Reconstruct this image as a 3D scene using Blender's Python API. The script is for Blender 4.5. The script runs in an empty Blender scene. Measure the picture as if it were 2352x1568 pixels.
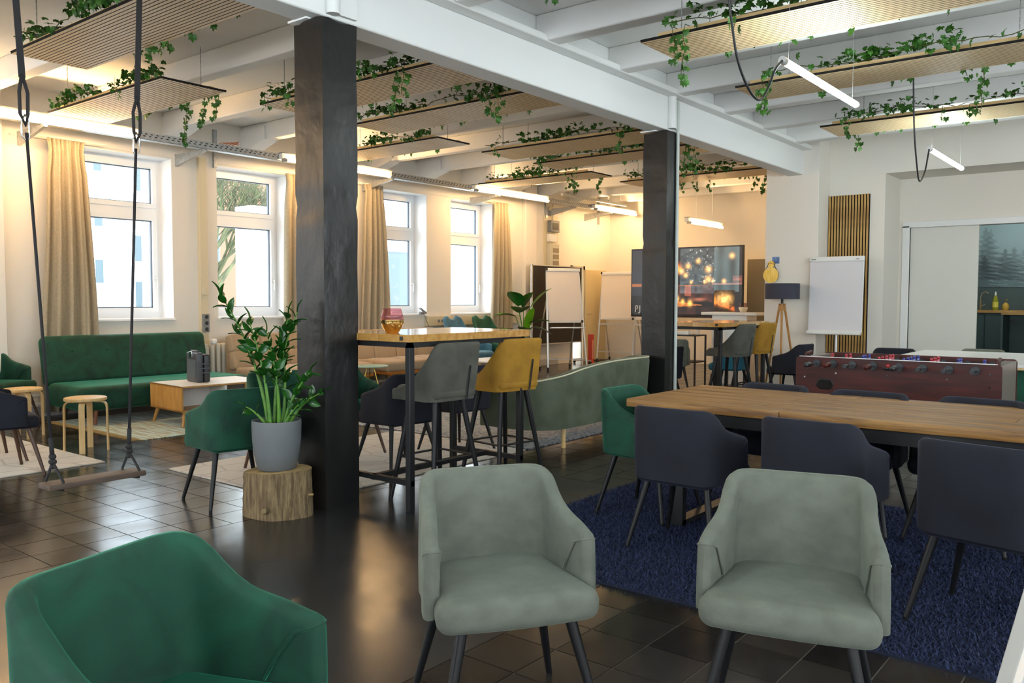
import bpy, math, random
from mathutils import Vector, Matrix
random.seed(7)
S = bpy.context.scene
COL = S.collection
PI = math.pi
def rad(a): return math.radians(a)

# ------------------------------------------------------------------ camera
cam_d = bpy.data.cameras.new('camera'); cam = bpy.data.objects.new('camera', cam_d); COL.objects.link(cam)
YAW, PITCH, ROLL, EYE = rad(38.556), rad(2.918), rad(0.156), 1.38
cam_d.sensor_fit = 'HORIZONTAL'; cam_d.sensor_width = 36.0; cam_d.lens = 1923.8 / 2352.0 * 36.0
cam_d.clip_start = 0.05; cam_d.clip_end = 300
_f = Vector((-math.sin(YAW) * math.cos(PITCH), math.cos(YAW) * math.cos(PITCH), -math.sin(PITCH)))
_r0 = Vector((math.cos(YAW), math.sin(YAW), 0)); _u0 = _r0.cross(_f)
_r = _r0 * math.cos(ROLL) + _u0 * math.sin(ROLL); _u = _u0 * math.cos(ROLL) - _r0 * math.sin(ROLL)
M = Matrix.Identity(4)
for i in range(3):
    M[i][0], M[i][1], M[i][2] = _r[i], _u[i], -_f[i]
M[2][3] = EYE
cam.matrix_world = M
S.camera = cam
# ------------------------------------------------------------------ world, exposure
W = bpy.data.worlds.new('world'); S.world = W; W.use_nodes = True
WN = W.node_tree.nodes; WL = W.node_tree.links
bg = WN['Background']; bg.inputs[0].default_value = (0.86, 0.94, 1.0, 1); bg.inputs[1].default_value = 4.2
S.view_settings.view_transform = 'Standard'; S.view_settings.look = 'None'
S.view_settings.gamma = 1.0; S.view_settings.use_curve_mapping = False
S.view_settings.exposure = 0.78
TUBE_WARM = ((1.0, 0.62, 0.28), 74.0)
TUBE_COOL = ((0.88, 1.0, 0.98), 32.0)

# ------------------------------------------------------------------ materials
MATS = {}
def newmat(name):
    m = bpy.data.materials.new(name); m.use_nodes = True
    return m, m.node_tree.nodes, m.node_tree.links, m.node_tree.nodes['Principled BSDF']
def c4(c): return (c[0], c[1], c[2], 1)
def hexc(h):
    v = [int(h[i:i + 2], 16) / 255 for i in (0, 2, 4)]
    return tuple(x / 12.92 if x <= .04045 else ((x + .055) / 1.055) ** 2.4 for x in v)
def mat(name, col, rough=.5, metal=0, col2=None, scale=8, detail=4, stretch=(1, 1, 1), bump=0, bscale=None, spec=.5,
        sheen=0, sheencol=None, trans=0, emit=None, estr=0, dist=0.0, coat=0, bdist=.02, contrast=(.35, .65), rough2=None):
    if name in MATS: return MATS[name]
    m, N, L, B = newmat(name)
    if isinstance(col, str): col = hexc(col)
    if isinstance(col2, str): col2 = hexc(col2)
    B.inputs['Base Color'].default_value = c4(col); B.inputs['Roughness'].default_value = rough
    B.inputs['Metallic'].default_value = metal; B.inputs['Specular IOR Level'].default_value = spec
    if sheen:
        B.inputs['Sheen Weight'].default_value = sheen
        B.inputs['Sheen Roughness'].default_value = .35
        if sheencol: B.inputs['Sheen Tint'].default_value = c4(hexc(sheencol) if isinstance(sheencol, str) else sheencol)
    if trans: B.inputs['Transmission Weight'].default_value = trans
    if coat: B.inputs['Coat Weight'].default_value = coat; B.inputs['Coat Roughness'].default_value = .08
    if emit:
        B.inputs['Emission Color'].default_value = c4(emit); B.inputs['Emission Strength'].default_value = estr
    if col2 or bump:
        tc = N.new('ShaderNodeTexCoord'); mp = N.new('ShaderNodeMapping'); mp.inputs['Scale'].default_value = stretch
        L.new(tc.outputs['Object'], mp.inputs[0])
    if col2:
        n = N.new('ShaderNodeTexNoise'); n.inputs['Scale'].default_value = scale; n.inputs['Detail'].default_value = detail
        n.inputs['Distortion'].default_value = dist
        L.new(mp.outputs[0], n.inputs[0])
        r = N.new('ShaderNodeValToRGB'); r.color_ramp.elements[0].position = contrast[0]; r.color_ramp.elements[1].position = contrast[1]
        r.color_ramp.elements[0].color = c4(col); r.color_ramp.elements[1].color = c4(col2)
        L.new(n.outputs['Fac'], r.inputs[0]); L.new(r.outputs[0], B.inputs['Base Color'])
        if rough2 is not None:
            mr = N.new('ShaderNodeMapRange'); mr.inputs['To Min'].default_value = rough; mr.inputs['To Max'].default_value = rough2
            mr.inputs['From Min'].default_value = .3; mr.inputs['From Max'].default_value = .7
            L.new(n.outputs['Fac'], mr.inputs[0]); L.new(mr.outputs[0], B.inputs['Roughness'])
    if bump:
        n2 = N.new('ShaderNodeTexNoise'); n2.inputs['Scale'].default_value = bscale or scale * 6; n2.inputs['Detail'].default_value = 3
        L.new(mp.outputs[0], n2.inputs[0])
        b = N.new('ShaderNodeBump'); b.inputs['Strength'].default_value = bump; b.inputs['Distance'].default_value = bdist
        L.new(n2.outputs['Fac'], b.inputs['Height']); L.new(b.outputs[0], B.inputs['Normal'])
    MATS[name] = m
    return m

plaster = mat('plaster', (.78, .74, .665), .85, bump=.12, bscale=30, bdist=.01)
ceilmat = mat('ceiling_paint', (.80, .80, .785), .9, col2=(.85, .85, .835), scale=1.2, bump=.15, bscale=14, bdist=.01)
beampaint = mat('beam_paint', (.78, .79, .78), .6, bump=.1, bscale=10, bdist=.01)
pvc = mat('window_pvc', (.86, .88, .90), .3)
gasket = mat('gasket', (.10, .13, .17), .5)
blackpaint = mat('column_black', (.007, .0072, .008), .33, col2=(.014, .013, .012), scale=2.5, bump=.4, bscale=11, bdist=.012, stretch=(1, 1, .7), spec=.45)
blackmetal = mat('black_metal', (.013, .013, .014), .42, bump=.05, bscale=60, spec=.35)
leg_black = mat('leg_black', (.008, .008, .009), .4, spec=.3)
leg_brown = mat('leg_brown', (.075, .035, .02), .4)
steel = mat('galvanised', (.50, .52, .53), .42, .75, col2=(.38, .40, .41), scale=30)
chrome = mat('chrome', (.75, .76, .78), .12, 1)
whitepl = mat('white_plastic', (.78, .78, .76), .35)
creampl = mat('cream_plastic', (.66, .58, .40), .5)
greypl = mat('grey_plastic', (.20, .21, .22), .45)
darkpl = mat('dark_plastic', (.02, .022, .025), .4)
velvet = {
    'sage': mat('velvet_sage', '5c6056', .85, col2='686c61', scale=12, detail=9, sheen=.25, sheencol='b9c8b8', bump=.3, bscale=260, bdist=.003, stretch=(1, 1, 1.3)),
    'green': mat('velvet_green', '032f21', .8, col2='064632', scale=5, detail=6, dist=1.0, sheen=.42, sheencol='3fc49c', bump=.08, bscale=300, bdist=.002),
    'navy': mat('velvet_navy', '0b0e1a', .85, col2='121624', scale=5, sheen=.16, sheencol='7f86b8', bump=.15, bscale=300, bdist=.002),
    'ochre': mat('velvet_ochre', '8a6210', .8, col2='a5791b', scale=6, detail=6, sheen=.35, sheencol='ffd56a', bump=.15, bscale=260, bdist=.002),
    'teal': mat('velvet_teal', '0c4a5c', .8, col2='14627a', scale=6, sheen=.4, sheencol='74c8e0'),
    'blue': mat('velvet_blue', '33607a', .8, col2='45788f', scale=6, sheen=.5, sheencol='a8dcff'),
    'gstool': mat('velvet_stool', '403f38', .85, col2='535249', scale=6, detail=6, sheen=.3, sheencol='a9b5a8', bump=.2, bscale=300, bdist=.002),
    'darkgreen': mat('velvet_darkgreen', '0e3d2c', .8, col2='155540', scale=6, sheen=.4, sheencol='5cc89c'),
}
beige = mat('beige_fabric', '9a8368', .9, col2='b09a7d', scale=140, bump=.3, bscale=300, bdist=.003, sheen=.2)
oak = mat('oak', 'c89a58', .45, col2='b4823f', scale=5, stretch=(1, 9, 9), detail=6, dist=.6)
oakx = mat('oak_upright', 'c89a58', .45, col2='b4823f', scale=5, stretch=(9, 9, 1), detail=6, dist=.6)
birch = mat('birch', 'e3c48e', .45, col2='d4b074', scale=4, stretch=(6, 6, 1), detail=5)
pine = mat('pine_batten', 'd8b987', .6, col2='c9a56d', scale=4, stretch=(1, 10, 10))
orangewood = mat('orange_wood', 'b9701f', .45, col2='a35f18', scale=5, stretch=(1, 8, 8))
slatoak = mat('slat_oak', 'f0d8ae', .5, col2='e2c294', scale=2, stretch=(2, 14, 14), detail=3)
slatoak_v = mat('slat_oak_v', 'c9a25f', .5, col2='a67d41', scale=3, stretch=(25, 25, 2), detail=5)
felt = mat('dark_felt', (.008, .006, .005), .98)
tabletop_mat = mat('old_teak', '66431d', .5, col2='9c7138', scale=2.2, stretch=(1, 14, 14), detail=8, dist=.8, bump=.25, bscale=12, bdist=.008)
barwood = mat('bar_oak', 'c2944d', .22, col2='a97733', scale=3, stretch=(1, 8, 8), detail=6, coat=1)
barwood_y = mat('bar_oak_block', 'b88643', .3, col2='d0a35c', scale=6, stretch=(3, 3, 3), detail=4, coat=1)
gold = mat('gold_mirror', (.85, .55, .20), .07, 1)
brass = mat('brass', (.48, .33, .07), .38, 1, col2=(.62, .46, .14), scale=30, stretch=(1, 1, .2))
curtain_m = mat('curtain_linen', 'ab9f88', .9, col2='9f927a', scale=60, bump=.15, bscale=400, bdist=.002)
leafmat = mat('ivy_leaf', '254f12', .45, col2='3f7520', scale=14, spec=.4)
zzmat = mat('zz_leaf', '143d12', .22, col2='27611c', scale=10)
zzstem = mat('zz_stem', '3d6e1e', .4, col2='5a8a2a', scale=14)
ficus = mat('bird_leaf', '1e5a16', .25, col2='4e9a22', scale=7)
soil = mat('soil', (.03, .02, .013), .95)
potgrey = mat('pot_grey', (.125, .135, .142), .55)
bark = mat('bark', '5d4a33', .9, col2='8f7a58', scale=9, stretch=(6, 6, .7), detail=8, bump=.9, bscale=20, bdist=.02)
endgrain = mat('end_grain', 'b79a66', .85, col2='8f7446', scale=12, detail=6, bump=.3, bscale=60)
ropemat = mat('rope_black', (.02, .018, .02), .8, bump=.3, bscale=200, bdist=.004)
swingwood = mat('swing_board', '4a3c33', .6, col2='5e4e42', scale=4, stretch=(8, 1, 8))
paper = mat('flip_paper', (.66, .65, .68), .7)
boardwhite = mat('board_white', (.78, .78, .76), .35)
alu = mat('aluminium', (.70, .70, .69), .35, .8)
pinbrown = mat('pin_felt', '2b2520', .9, bump=.2, bscale=300, bdist=.002)
mahog = mat('mahogany', '34110c', .42, col2='4c1a13', scale=2.5, stretch=(1, 6, 10), detail=6, spec=.35)
glasspane = None
def thin_glass(name, tint=(1, 1, 1), refl=1.0):
    m = bpy.data.materials.new(name); m.use_nodes = True
    N = m.node_tree.nodes; L = m.node_tree.links
    N.remove(N['Principled BSDF']); o = N['Material Output']
    t = N.new('ShaderNodeBsdfTransparent'); t.inputs[0].default_value = c4(tint)
    g = N.new('ShaderNodeBsdfGlossy'); g.inputs['Roughness'].default_value = .01
    fr = N.new('ShaderNodeLayerWeight'); pw = N.new('ShaderNodeMath'); pw.operation = 'POWER'; pw.inputs[1].default_value = 4.0
    ma = N.new('ShaderNodeMath'); ma.operation = 'MULTIPLY_ADD'; ma.inputs[1].default_value = .55; ma.inputs[2].default_value = .03
    L.new(fr.outputs['Facing'], pw.inputs[0]); L.new(pw.outputs[0], ma.inputs[0])
    mx = N.new('ShaderNodeMixShader'); L.new(ma.outputs[0], mx.inputs[0]); L.new(t.outputs[0], mx.inputs[1]); L.new(g.outputs[0], mx.inputs[2])
    L.new(mx.outputs[0], o.inputs[0])
    return m
glasspane = thin_glass('window_glass', (.97, .99, 1))
pinkglass = thin_glass('pink_glass', (.95, .76, .80))
clearglass = thin_glass('smoked_glass', (.82, .74, .76))
def emis(name, col, s):
    m = bpy.data.materials.new(name); m.use_nodes = True
    B = m.node_tree.nodes['Principled BSDF']; B.inputs['Base Color'].default_value = (.8, .8, .8, 1)
    B.inputs['Emission Color'].default_value = c4(col); B.inputs['Emission Strength'].default_value = s
    return m
warm_tube = emis('warm_tube', *TUBE_WARM); cool_tube = emis('cool_tube', *TUBE_COOL)

def floor_mat(name, ca, cb, r0, r1, tile, bumpk=.14):
    m, N, L, B = newmat(name)
    g = N.new('ShaderNodeNewGeometry'); pos = g.outputs['Position']
    n = N.new('ShaderNodeTexNoise'); n.inputs['Scale'].default_value = 1.6; n.inputs['Detail'].default_value = 8; L.new(pos, n.inputs[0])
    ramp = N.new('ShaderNodeValToRGB'); ramp.color_ramp.elements[0].position = .3; ramp.color_ramp.elements[1].position = .72
    ramp.color_ramp.elements[0].color = c4(ca); ramp.color_ramp.elements[1].color = c4(cb)
    fac = n.outputs['Fac']
    if tile:
        sp = N.new('ShaderNodeVectorMath'); sp.operation = 'DIVIDE'; sp.inputs[1].default_value = (.2615, .2635, 10)
        off = N.new('ShaderNodeVectorMath'); off.operation = 'SUBTRACT'; off.inputs[1].default_value = (-1.88, 2.375, -5)
        L.new(pos, off.inputs[0]); L.new(off.outputs[0], sp.inputs[0])
        fl = N.new('ShaderNodeVectorMath'); fl.operation = 'FLOOR'; L.new(sp.outputs[0], fl.inputs[0])
        wn = N.new('ShaderNodeTexWhiteNoise'); L.new(fl.outputs[0], wn.inputs[0])
        mx = N.new('ShaderNodeMath'); mx.operation = 'MULTIPLY_ADD'; mx.inputs[1].default_value = .45; L.new(wn.outputs['Value'], mx.inputs[0])
        ml = N.new('ShaderNodeMath'); ml.operation = 'MULTIPLY'; ml.inputs[1].default_value = .55; L.new(fac, ml.inputs[0]); L.new(ml.outputs[0], mx.inputs[2])
        fac = mx.outputs[0]
    L.new(fac, ramp.inputs[0]); L.new(ramp.outputs[0], B.inputs['Base Color'])
    n3 = N.new('ShaderNodeTexNoise'); n3.inputs['Scale'].default_value = 4; n3.inputs['Detail'].default_value = 2; L.new(pos, n3.inputs[0])
    mr = N.new('ShaderNodeMapRange'); mr.inputs['From Min'].default_value = .3; mr.inputs['From Max'].default_value = .75
    mr.inputs['To Min'].default_value = r0; mr.inputs['To Max'].default_value = r1
    L.new(n3.outputs['Fac'], mr.inputs[0]); L.new(mr.outputs[0], B.inputs['Roughness'])
    n2 = N.new('ShaderNodeTexNoise'); n2.inputs['Scale'].default_value = 6; n2.inputs['Detail'].default_value = 2; L.new(pos, n2.inputs[0])
    bp = N.new('ShaderNodeBump'); bp.inputs['Strength'].default_value = bumpk; bp.inputs['Distance'].default_value = .006
    n4 = N.new('ShaderNodeTexNoise'); n4.inputs['Scale'].default_value = 70; n4.inputs['Detail'].default_value = 5; L.new(pos, n4.inputs[0])
    bp2 = N.new('ShaderNodeBump'); bp2.inputs['Strength'].default_value = .10; bp2.inputs['Distance'].default_value = .002
    L.new(n2.outputs['Fac'], bp.inputs['Height']); L.new(bp.outputs[0], bp2.inputs['Normal']); L.new(n4.outputs['Fac'], bp2.inputs['Height']); L.new(bp2.outputs[0], B.inputs['Normal'])
    B.inputs['Specular IOR Level'].default_value = .62
    return m
tile_m = floor_mat('floor_tile', (.012, .010, .009), (.040, .033, .027), .15, .25, True)
screed_m = floor_mat('floor_coating', (.016, .0155, .016), (.034, .033, .033), .2, .28, False)
grout_m = mat('grout', (.26, .235, .19), .9)

def rug_mat(name, ca, cb, kind):
    m, N, L, B = newmat(name)
    B.inputs['Roughness'].default_value = .95; B.inputs['Sheen Weight'].default_value = .3
    tc = N.new('ShaderNodeTexCoord'); o = tc.outputs['Object']
    ramp = N.new('ShaderNodeValToRGB'); ramp.color_ramp.elements[0].color = c4(hexc(ca)); ramp.color_ramp.elements[1].color = c4(hexc(cb))
    if kind == 'trellis':
        v = N.new('ShaderNodeTexVoronoi'); v.feature = 'DISTANCE_TO_EDGE'; v.inputs['Scale'].default_value = 3.4; v.inputs['Randomness'].default_value = .55
        L.new(o, v.inputs['Vector']); ramp.color_ramp.elements[0].position = .0; ramp.color_ramp.elements[1].position = .06
        L.new(v.outputs['Distance'], ramp.inputs[0])
    elif kind == 'stripe':
        mp = N.new('ShaderNodeMapping'); mp.inputs['Scale'].default_value = (1.6, 26, 1); L.new(o, mp.inputs[0])
        n = N.new('ShaderNodeTexNoise'); n.inputs['Scale'].default_value = 1.5; n.inputs['Detail'].default_value = 5; L.new(mp.outputs[0], n.inputs[0])
        ramp.color_ramp.elements[0].position = .42; ramp.color_ramp.elements[1].position = .56
        L.new(n.outputs['Fac'], ramp.inputs[0])
    else:
        n = N.new('ShaderNodeTexNoise'); n.inputs['Scale'].default_value = 26; n.inputs['Detail'].default_value = 6; L.new(o, n.inputs[0])
        ramp.color_ramp.elements[0].position = .42; ramp.color_ramp.elements[1].position = .58
        L.new(n.outputs['Fac'], ramp.inputs[0])
    L.new(ramp.outputs[0], B.inputs['Base Color'])
    n2 = N.new('ShaderNodeTexNoise'); n2.inputs['Scale'].default_value = 180; L.new(o, n2.inputs[0])
    bp = N.new('ShaderNodeBump'); bp.inputs['Strength'].default_value = .5; bp.inputs['Distance'].default_value = .006
    L.new(n2.outputs['Fac'], bp.inputs['Height']); L.new(bp.outputs[0], B.inputs['Normal'])
    return m

# ------------------------------------------------------------------ mesh helpers
class MB:
    def __init__(s): s.v = []; s.f = []
    def add(s, vs, fs):
        o = len(s.v); s.v += [tuple(p) for p in vs]; s.f += [tuple(i + o for i in f) for f in fs]; return s
    def box(s, a, b):
        x0, y0, z0 = a; x1, y1, z1 = b
        if x0 > x1: x0, x1 = x1, x0
        if y0 > y1: y0, y1 = y1, y0
        if z0 > z1: z0, z1 = z1, z0
        vs = [(x0, y0, z0), (x1, y0, z0), (x1, y1, z0), (x0, y1, z0), (x0, y0, z1), (x1, y0, z1), (x1, y1, z1), (x0, y1, z1)]
        return s.add(vs, [(0, 3, 2, 1), (4, 5, 6, 7), (0, 1, 5, 4), (1, 2, 6, 5), (2, 3, 7, 6), (3, 0, 4, 7)])
    def beam(s, p, q, w, d=None, up=(0, 0, 1)):
        d = d or w; p = Vector(p); q = Vector(q); t = (q - p).normalized(); u = Vector(up)
        if abs(t.dot(u)) > .95: u = Vector((0, 1, 0))
        a = t.cross(u).normalized() * w / 2; b = a.cross(t).normalized() * d / 2
        vs = [p - a - b, p + a - b, p + a + b, p - a + b, q - a - b, q + a - b, q + a + b, q - a + b]
        return s.add(vs, [(0, 1, 2, 3), (7, 6, 5, 4), (0, 4, 5, 1), (1, 5, 6, 2), (2, 6, 7, 3), (3, 7, 4, 0)])
    def cyl(s, p, q, r0, r1=None, n=12, caps=True):
        r1 = r0 if r1 is None else r1; p = Vector(p); q = Vector(q); t = (q - p).normalized()
        u = Vector((1, 0, 0)) if abs(t.x) < .9 else Vector((0, 1, 0))
        a = t.cross(u).normalized(); b = t.cross(a)
        vs = [p + (a * math.cos(2 * PI * i / n) + b * math.sin(2 * PI * i / n)) * r0 for i in range(n)] + \
             [q + (a * math.cos(2 * PI * i / n) + b * math.sin(2 * PI * i / n)) * r1 for i in range(n)]
        fs = [(i, (i + 1) % n, n + (i + 1) % n, n + i) for i in range(n)]
        if caps: fs += [tuple(reversed(range(n))), tuple(range(n, 2 * n))]
        return s.add(vs, fs)
    def tube(s, pts, r, n=8, caps=True):
        pts = [Vector(p) for p in pts]; k = len(pts); rs = r if isinstance(r, (list, tuple)) else [r] * k
        vs = []; prev = None
        for i, p in enumerate(pts):
            t = (pts[min(i + 1, k - 1)] - pts[max(i - 1, 0)]).normalized()
            if prev is None:
                u = Vector((0, 0, 1)) if abs(t.z) < .9 else Vector((1, 0, 0)); a = t.cross(u).normalized()
            else:
                a = (prev - t * prev.dot(t)).normalized()
            prev = a; b = t.cross(a)
            vs += [p + (a * math.cos(2 * PI * j / n) + b * math.sin(2 * PI * j / n)) * rs[i] for j in range(n)]
        fs = [(i * n + j, i * n + (j + 1) % n, (i + 1) * n + (j + 1) % n, (i + 1) * n + j) for i in range(k - 1) for j in range(n)]
        if caps: fs += [tuple(reversed(range(n))), tuple(range((k - 1) * n, k * n))]
        return s.add(vs, fs)
    def lathe(s, prof, c=(0, 0, 0), n=24):
        vs = []; k = len(prof)
        for r, z in prof:
            vs += [(c[0] + r * math.cos(2 * PI * j / n), c[1] + r * math.sin(2 * PI * j / n), c[2] + z) for j in range(n)]
        fs = [(i * n + j, i * n + (j + 1) % n, (i + 1) * n + (j + 1) % n, (i + 1) * n + j) for i in range(k - 1) for j in range(n)]
        if prof[0][0] > 1e-4: fs.append(tuple(reversed(range(n))))
        if prof[-1][0] > 1e-4: fs.append(tuple(range((k - 1) * n, k * n)))
        return s.add(vs, fs)
    def grid(s, P, closed_u=False):
        """P[i][j] rows of points"""
        nu = len(P); nv = len(P[0]); vs = [p for row in P for p in row]
        fs = []
        for i in range(nu if closed_u else nu - 1):
            for j in range(nv - 1):
                a = i * nv + j; b = ((i + 1) % nu) * nv + j
                fs.append((a, b, b + 1, a + 1))
        return s.add(vs, fs)
    def rbox(s, c, size, r, n=3, fn=None):
        """rounded box; n = steps per rounded corner"""
        hx, hy, hz = [q / 2 for q in size]; r = min(r, hx, hy, hz)
        def axis(h):
            a = [-h + r - r * math.cos(PI / 2 * i / n) for i in range(n + 1)]
            m = max(1, int((2 * h - 2 * r) / .08)); m = min(m, 14)
            mid = [-h + r + (2 * h - 2 * r) * i / m for i in range(1, m)] if h > r + 1e-6 else []
            bb = [-x for x in reversed(a)]
            if h <= r + 1e-6: bb = bb[1:]
            return a + mid + bb
        ax, ay, az = axis(hx), axis(hy), axis(hz); idx = {}
        def vert(p):
            q = [max(-h + r, min(h - r, x)) for x, h in zip(p, (hx, hy, hz))]
            d = Vector([a - b for a, b in zip(p, q)])
            if d.length > 1e-9: d = d.normalized() * r
            w = [q[i] + d[i] for i in range(3)]
            key = tuple(round(x, 5) for x in w)
            if key not in idx:
                if fn: w = fn(*w)
                idx[key] = len(s.v); s.v.append((c[0] + w[0], c[1] + w[1], c[2] + w[2]))
            return idx[key]
        def face(us, vs_, mk, flip):
            for i in range(len(us) - 1):
                for j in range(len(vs_) - 1):
                    q = [vert(mk(us[i], vs_[j])), vert(mk(us[i + 1], vs_[j])), vert(mk(us[i + 1], vs_[j + 1])), vert(mk(us[i], vs_[j + 1]))]
                    q2 = []
                    for t in q:
                        if t not in q2: q2.append(t)
                    if len(q2) > 2: s.f.append(tuple(reversed(q2)) if flip else tuple(q2))
        face(ax, ay, lambda a, b: (a, b, hz), False); face(ax, ay, lambda a, b: (a, b, -hz), True)
        face(ax, az, lambda a, b: (a, -hy, b), False); face(ax, az, lambda a, b: (a, hy, b), True)
        face(ay, az, lambda a, b: (hx, a, b), False); face(ay, az, lambda a, b: (-hx, a, b), True)
        return s
    def xf(s, m):
        s.v = [tuple(m @ Vector(p)) for p in s.v]; return s
    def mesh(s, name, smooth=False, ang=None):
        me = bpy.data.meshes.new(name); me.from_pydata(s.v, [], s.f); me.update()
        if smooth:
            me.polygons.foreach_set('use_smooth', [True] * len(me.polygons))
            if ang:
                me.update(); me.set_sharp_from_angle(angle=rad(ang))
        return me
def link(name, me, m=None, parent=None, loc=None, rot=None, scale=None):
    o = bpy.data.objects.new(name, me); COL.objects.link(o)
    if me is not None and m is not None:
        if not me.materials: me.materials.append(m)
        elif me.materials[0] != m:
            o.material_slots[0].link = 'OBJECT'; o.material_slots[0].material = m
    if parent: o.parent = parent
    if loc is not None: o.location = loc
    if rot is not None: o.rotation_euler = rot
    if scale is not None: o.scale = scale
    return o
def part(name, mb, m, parent=None, smooth=False, ang=None, bevel=0, seg=2, **k):
    o = link(name, mb.mesh(name, smooth or bevel > 0, ang or (40 if bevel else None)), m, parent, **k)
    if bevel:
        b = o.modifiers.new('bevel', 'BEVEL'); b.width = bevel; b.segments = seg; b.limit_method = 'ANGLE'; b.angle_limit = rad(40)
    return o
def thing(name, label, cat, loc=(0, 0, 0), rz=0, group=None):
    o = bpy.data.objects.new(name, None); COL.objects.link(o); o.empty_display_size = .1
    o.location = loc; o.rotation_euler = (0, 0, rz)
    return tag(o, label, cat, group)
def tag(o, label, cat, group=None):
    o['label'] = label; o['category'] = cat
    if group: o['group'] = group
    return o
def struct(name, mb, m, parent=None, **k):
    o = part(name, mb, m, parent, **k)
    if parent is None: o['kind'] = 'structure'
    return o
def copy_tree(o, parent=None):
    c = o.copy(); COL.objects.link(c)
    if parent: c.parent = parent
    for ch in list(o.children): copy_tree(ch, c)
    return c
def lerp(a, b, t): return a + (b - a) * t
def sm(t): t = max(0, min(1, t)); return t * t * (3 - 2 * t)
def interp(xs, ys, x):
    if x <= xs[0]: return ys[0]
    for i in range(len(xs) - 1):
        if x <= xs[i + 1]:
            t = (x - xs[i]) / (xs[i + 1] - xs[i]); return lerp(ys[i], ys[i + 1], sm(t))
    return ys[-1]

def slin(xs, ys, x, w=.07):
    def lin(q):
        if q <= xs[0]: return ys[0]
        for i in range(len(xs) - 1):
            if q <= xs[i + 1]: return lerp(ys[i], ys[i + 1], (q - xs[i]) / (xs[i + 1] - xs[i]))
        return ys[-1]
    return sum(lin(x + w * e / 4) for e in range(-4, 5)) / 9
# ------------------------------------------------------------------ the room
XW = -10.317; YB = 16.55; ZC = 3.76
def proj(p):
    v = Vector(p) - Vector((0, 0, EYE)); d = v.dot(_f)
    if d < .1: return None
    return 1176 + 1923.8 * v.dot(_r) / d, 784 - 1923.8 * v.dot(_u) / d, d

# floor: grout bed, tiles, coated strip
floor = struct('floor', MB().box((-10.6, -4.6, -.12), (4.7, 16.7, -.004)), grout_m)
TX, TY, X0, Y0 = .2615, .2635, -1.88, 2.375
tile_mesh = MB().box((.003, .003, -.006), (TX - .003, TY - .003, 0)).mesh('tile')
cand = []; rest = []
for i in range(-32, 26):
    for j in range(-26, 55):
        x, y = X0 + i * TX, Y0 + j * TY
        if x < XW - .1 or x > 4.5 or y < -4.5 or y > YB: continue
        if -10 <= i <= -2 and y < 5.2: continue
        q = proj((x + TX / 2, y + TY / 2, 0))
        if q and -60 < q[0] < 2412 and 600 < q[1] < 1620: cand.append((q[2] ** 3, x, y))
        else: rest.append((x, y))
cand.sort()
for _, x, y in cand[:300]:
    link('tile', tile_mesh, tile_m, floor, loc=(x, y, 0))
mb = MB()
for x, y in [(c[1], c[2]) for c in cand[300:]] + rest:
    mb.box((x + .003, y + .003, -.006), (x + TX - .003, y + TY - .003, 0))
o = part('tile_field', mb, tile_m, floor); o['kind'] = 'stuff'
part('coated_strip', MB().box((X0 - 10 * TX + .003, -4.5, -.006), (X0 - TX - .003, Y0 + 11 * TY - .003, 0)), screed_m, floor)

# ceiling with beam and joists
ceiling = struct('ceiling', MB().box((-10.6, -4.6, ZC), (4.7, 16.7, ZC + .2)), ceilmat)
part('beam', MB().box((-4.545, -4.55, 3.175), (-4.32, 12.16, ZC)), beampaint, ceiling, bevel=.012)
part('beam_flange', MB().box((-4.32, -4.55, 3.52), (-4.19, 12.16, 3.58)), beampaint, ceiling, bevel=.01)
for k in range(-8, 11):
    y = 4.66 + 1.15 * k
    if y > 16.3: continue
    mb = MB().box((-10.5, y - .075, 3.53), (-4.545, y + .075, ZC))
    part('joist', mb, ceilmat, ceiling, bevel=.012)
    # haunch at the window wall
    h = MB(); h.add([(-10.35, y - .11, 3.36), (-9.75, y - .11, 3.53), (-9.75, y + .11, 3.53), (-10.35, y + .11, 3.36),
                     (-10.35, y - .11, 3.7), (-9.75, y - .11, 3.7), (-9.75, y + .11, 3.7), (-10.35, y + .11, 3.7)],
                    [(0, 3, 2, 1), (4, 5, 6, 7), (0, 1, 5, 4), (1, 2, 6, 5), (2, 3, 7, 6), (3, 0, 4, 7)])
    part('haunch', h, ceilmat, ceiling)
    if y < 12.4:
        part('joist', MB().box((-4.32, y - .085, 3.53), (4.6, y + .085, ZC)), ceilmat, ceiling, bevel=.012)
# walls
WIN = [(4.65, 5.83), (6.48, 7.66), (9.37, 10.55), (11.167, 12.335)]
HID = [(-3.9, -2.7), (-2.1, -.9), (.5, 1.7)]  # extra unseen windows, added to let daylight in
ZB, ZT = 1.115, 3.18
def wall_y(x0, x1, ya, yb, openings, z1=ZC):
    """wall running along Y between x0..x1 with openings [(y0,y1,z0,z1)]"""
    m = MB(); y = ya
    for (a, b, c, d) in sorted(openings):
        if a > y: m.box((x0, y, 0), (x1, a, z1))
        if c > 0: m.box((x0, a, 0), (x1, b, c))
        m.box((x0, a, d), (x1, b, z1)); y = b
    m.box((x0, y, 0), (x1, yb, z1)); return m
def wall_x(y0, y1, xa, xb, openings, z1=ZC):
    m = MB(); x = xa
    for (a, b, c, d) in sorted(openings):
        if a > x: m.box((x, y0, 0), (a, y1, z1))
        if c > 0: m.box((a, y0, 0), (b, y1, c))
        m.box((a, y0, d), (b, y1, z1)); x = b
    m.box((x, y0, 0), (xb, y1, z1)); return m
struct('wall_left', wall_y(XW - .42, XW, -4.6, YB + .15, [(a, b, ZB, ZT) for a, b in WIN + HID] + [(15.02, 15.42, 0, 2.02)]), plaster)
struct('wall_back', wall_x(YB, YB + .15, XW, -4.7, []), plaster)
struct('wall_partition', MB().box((-4.865, 12.55, 0), (-4.70, YB + .15, ZC)), plaster)
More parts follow.
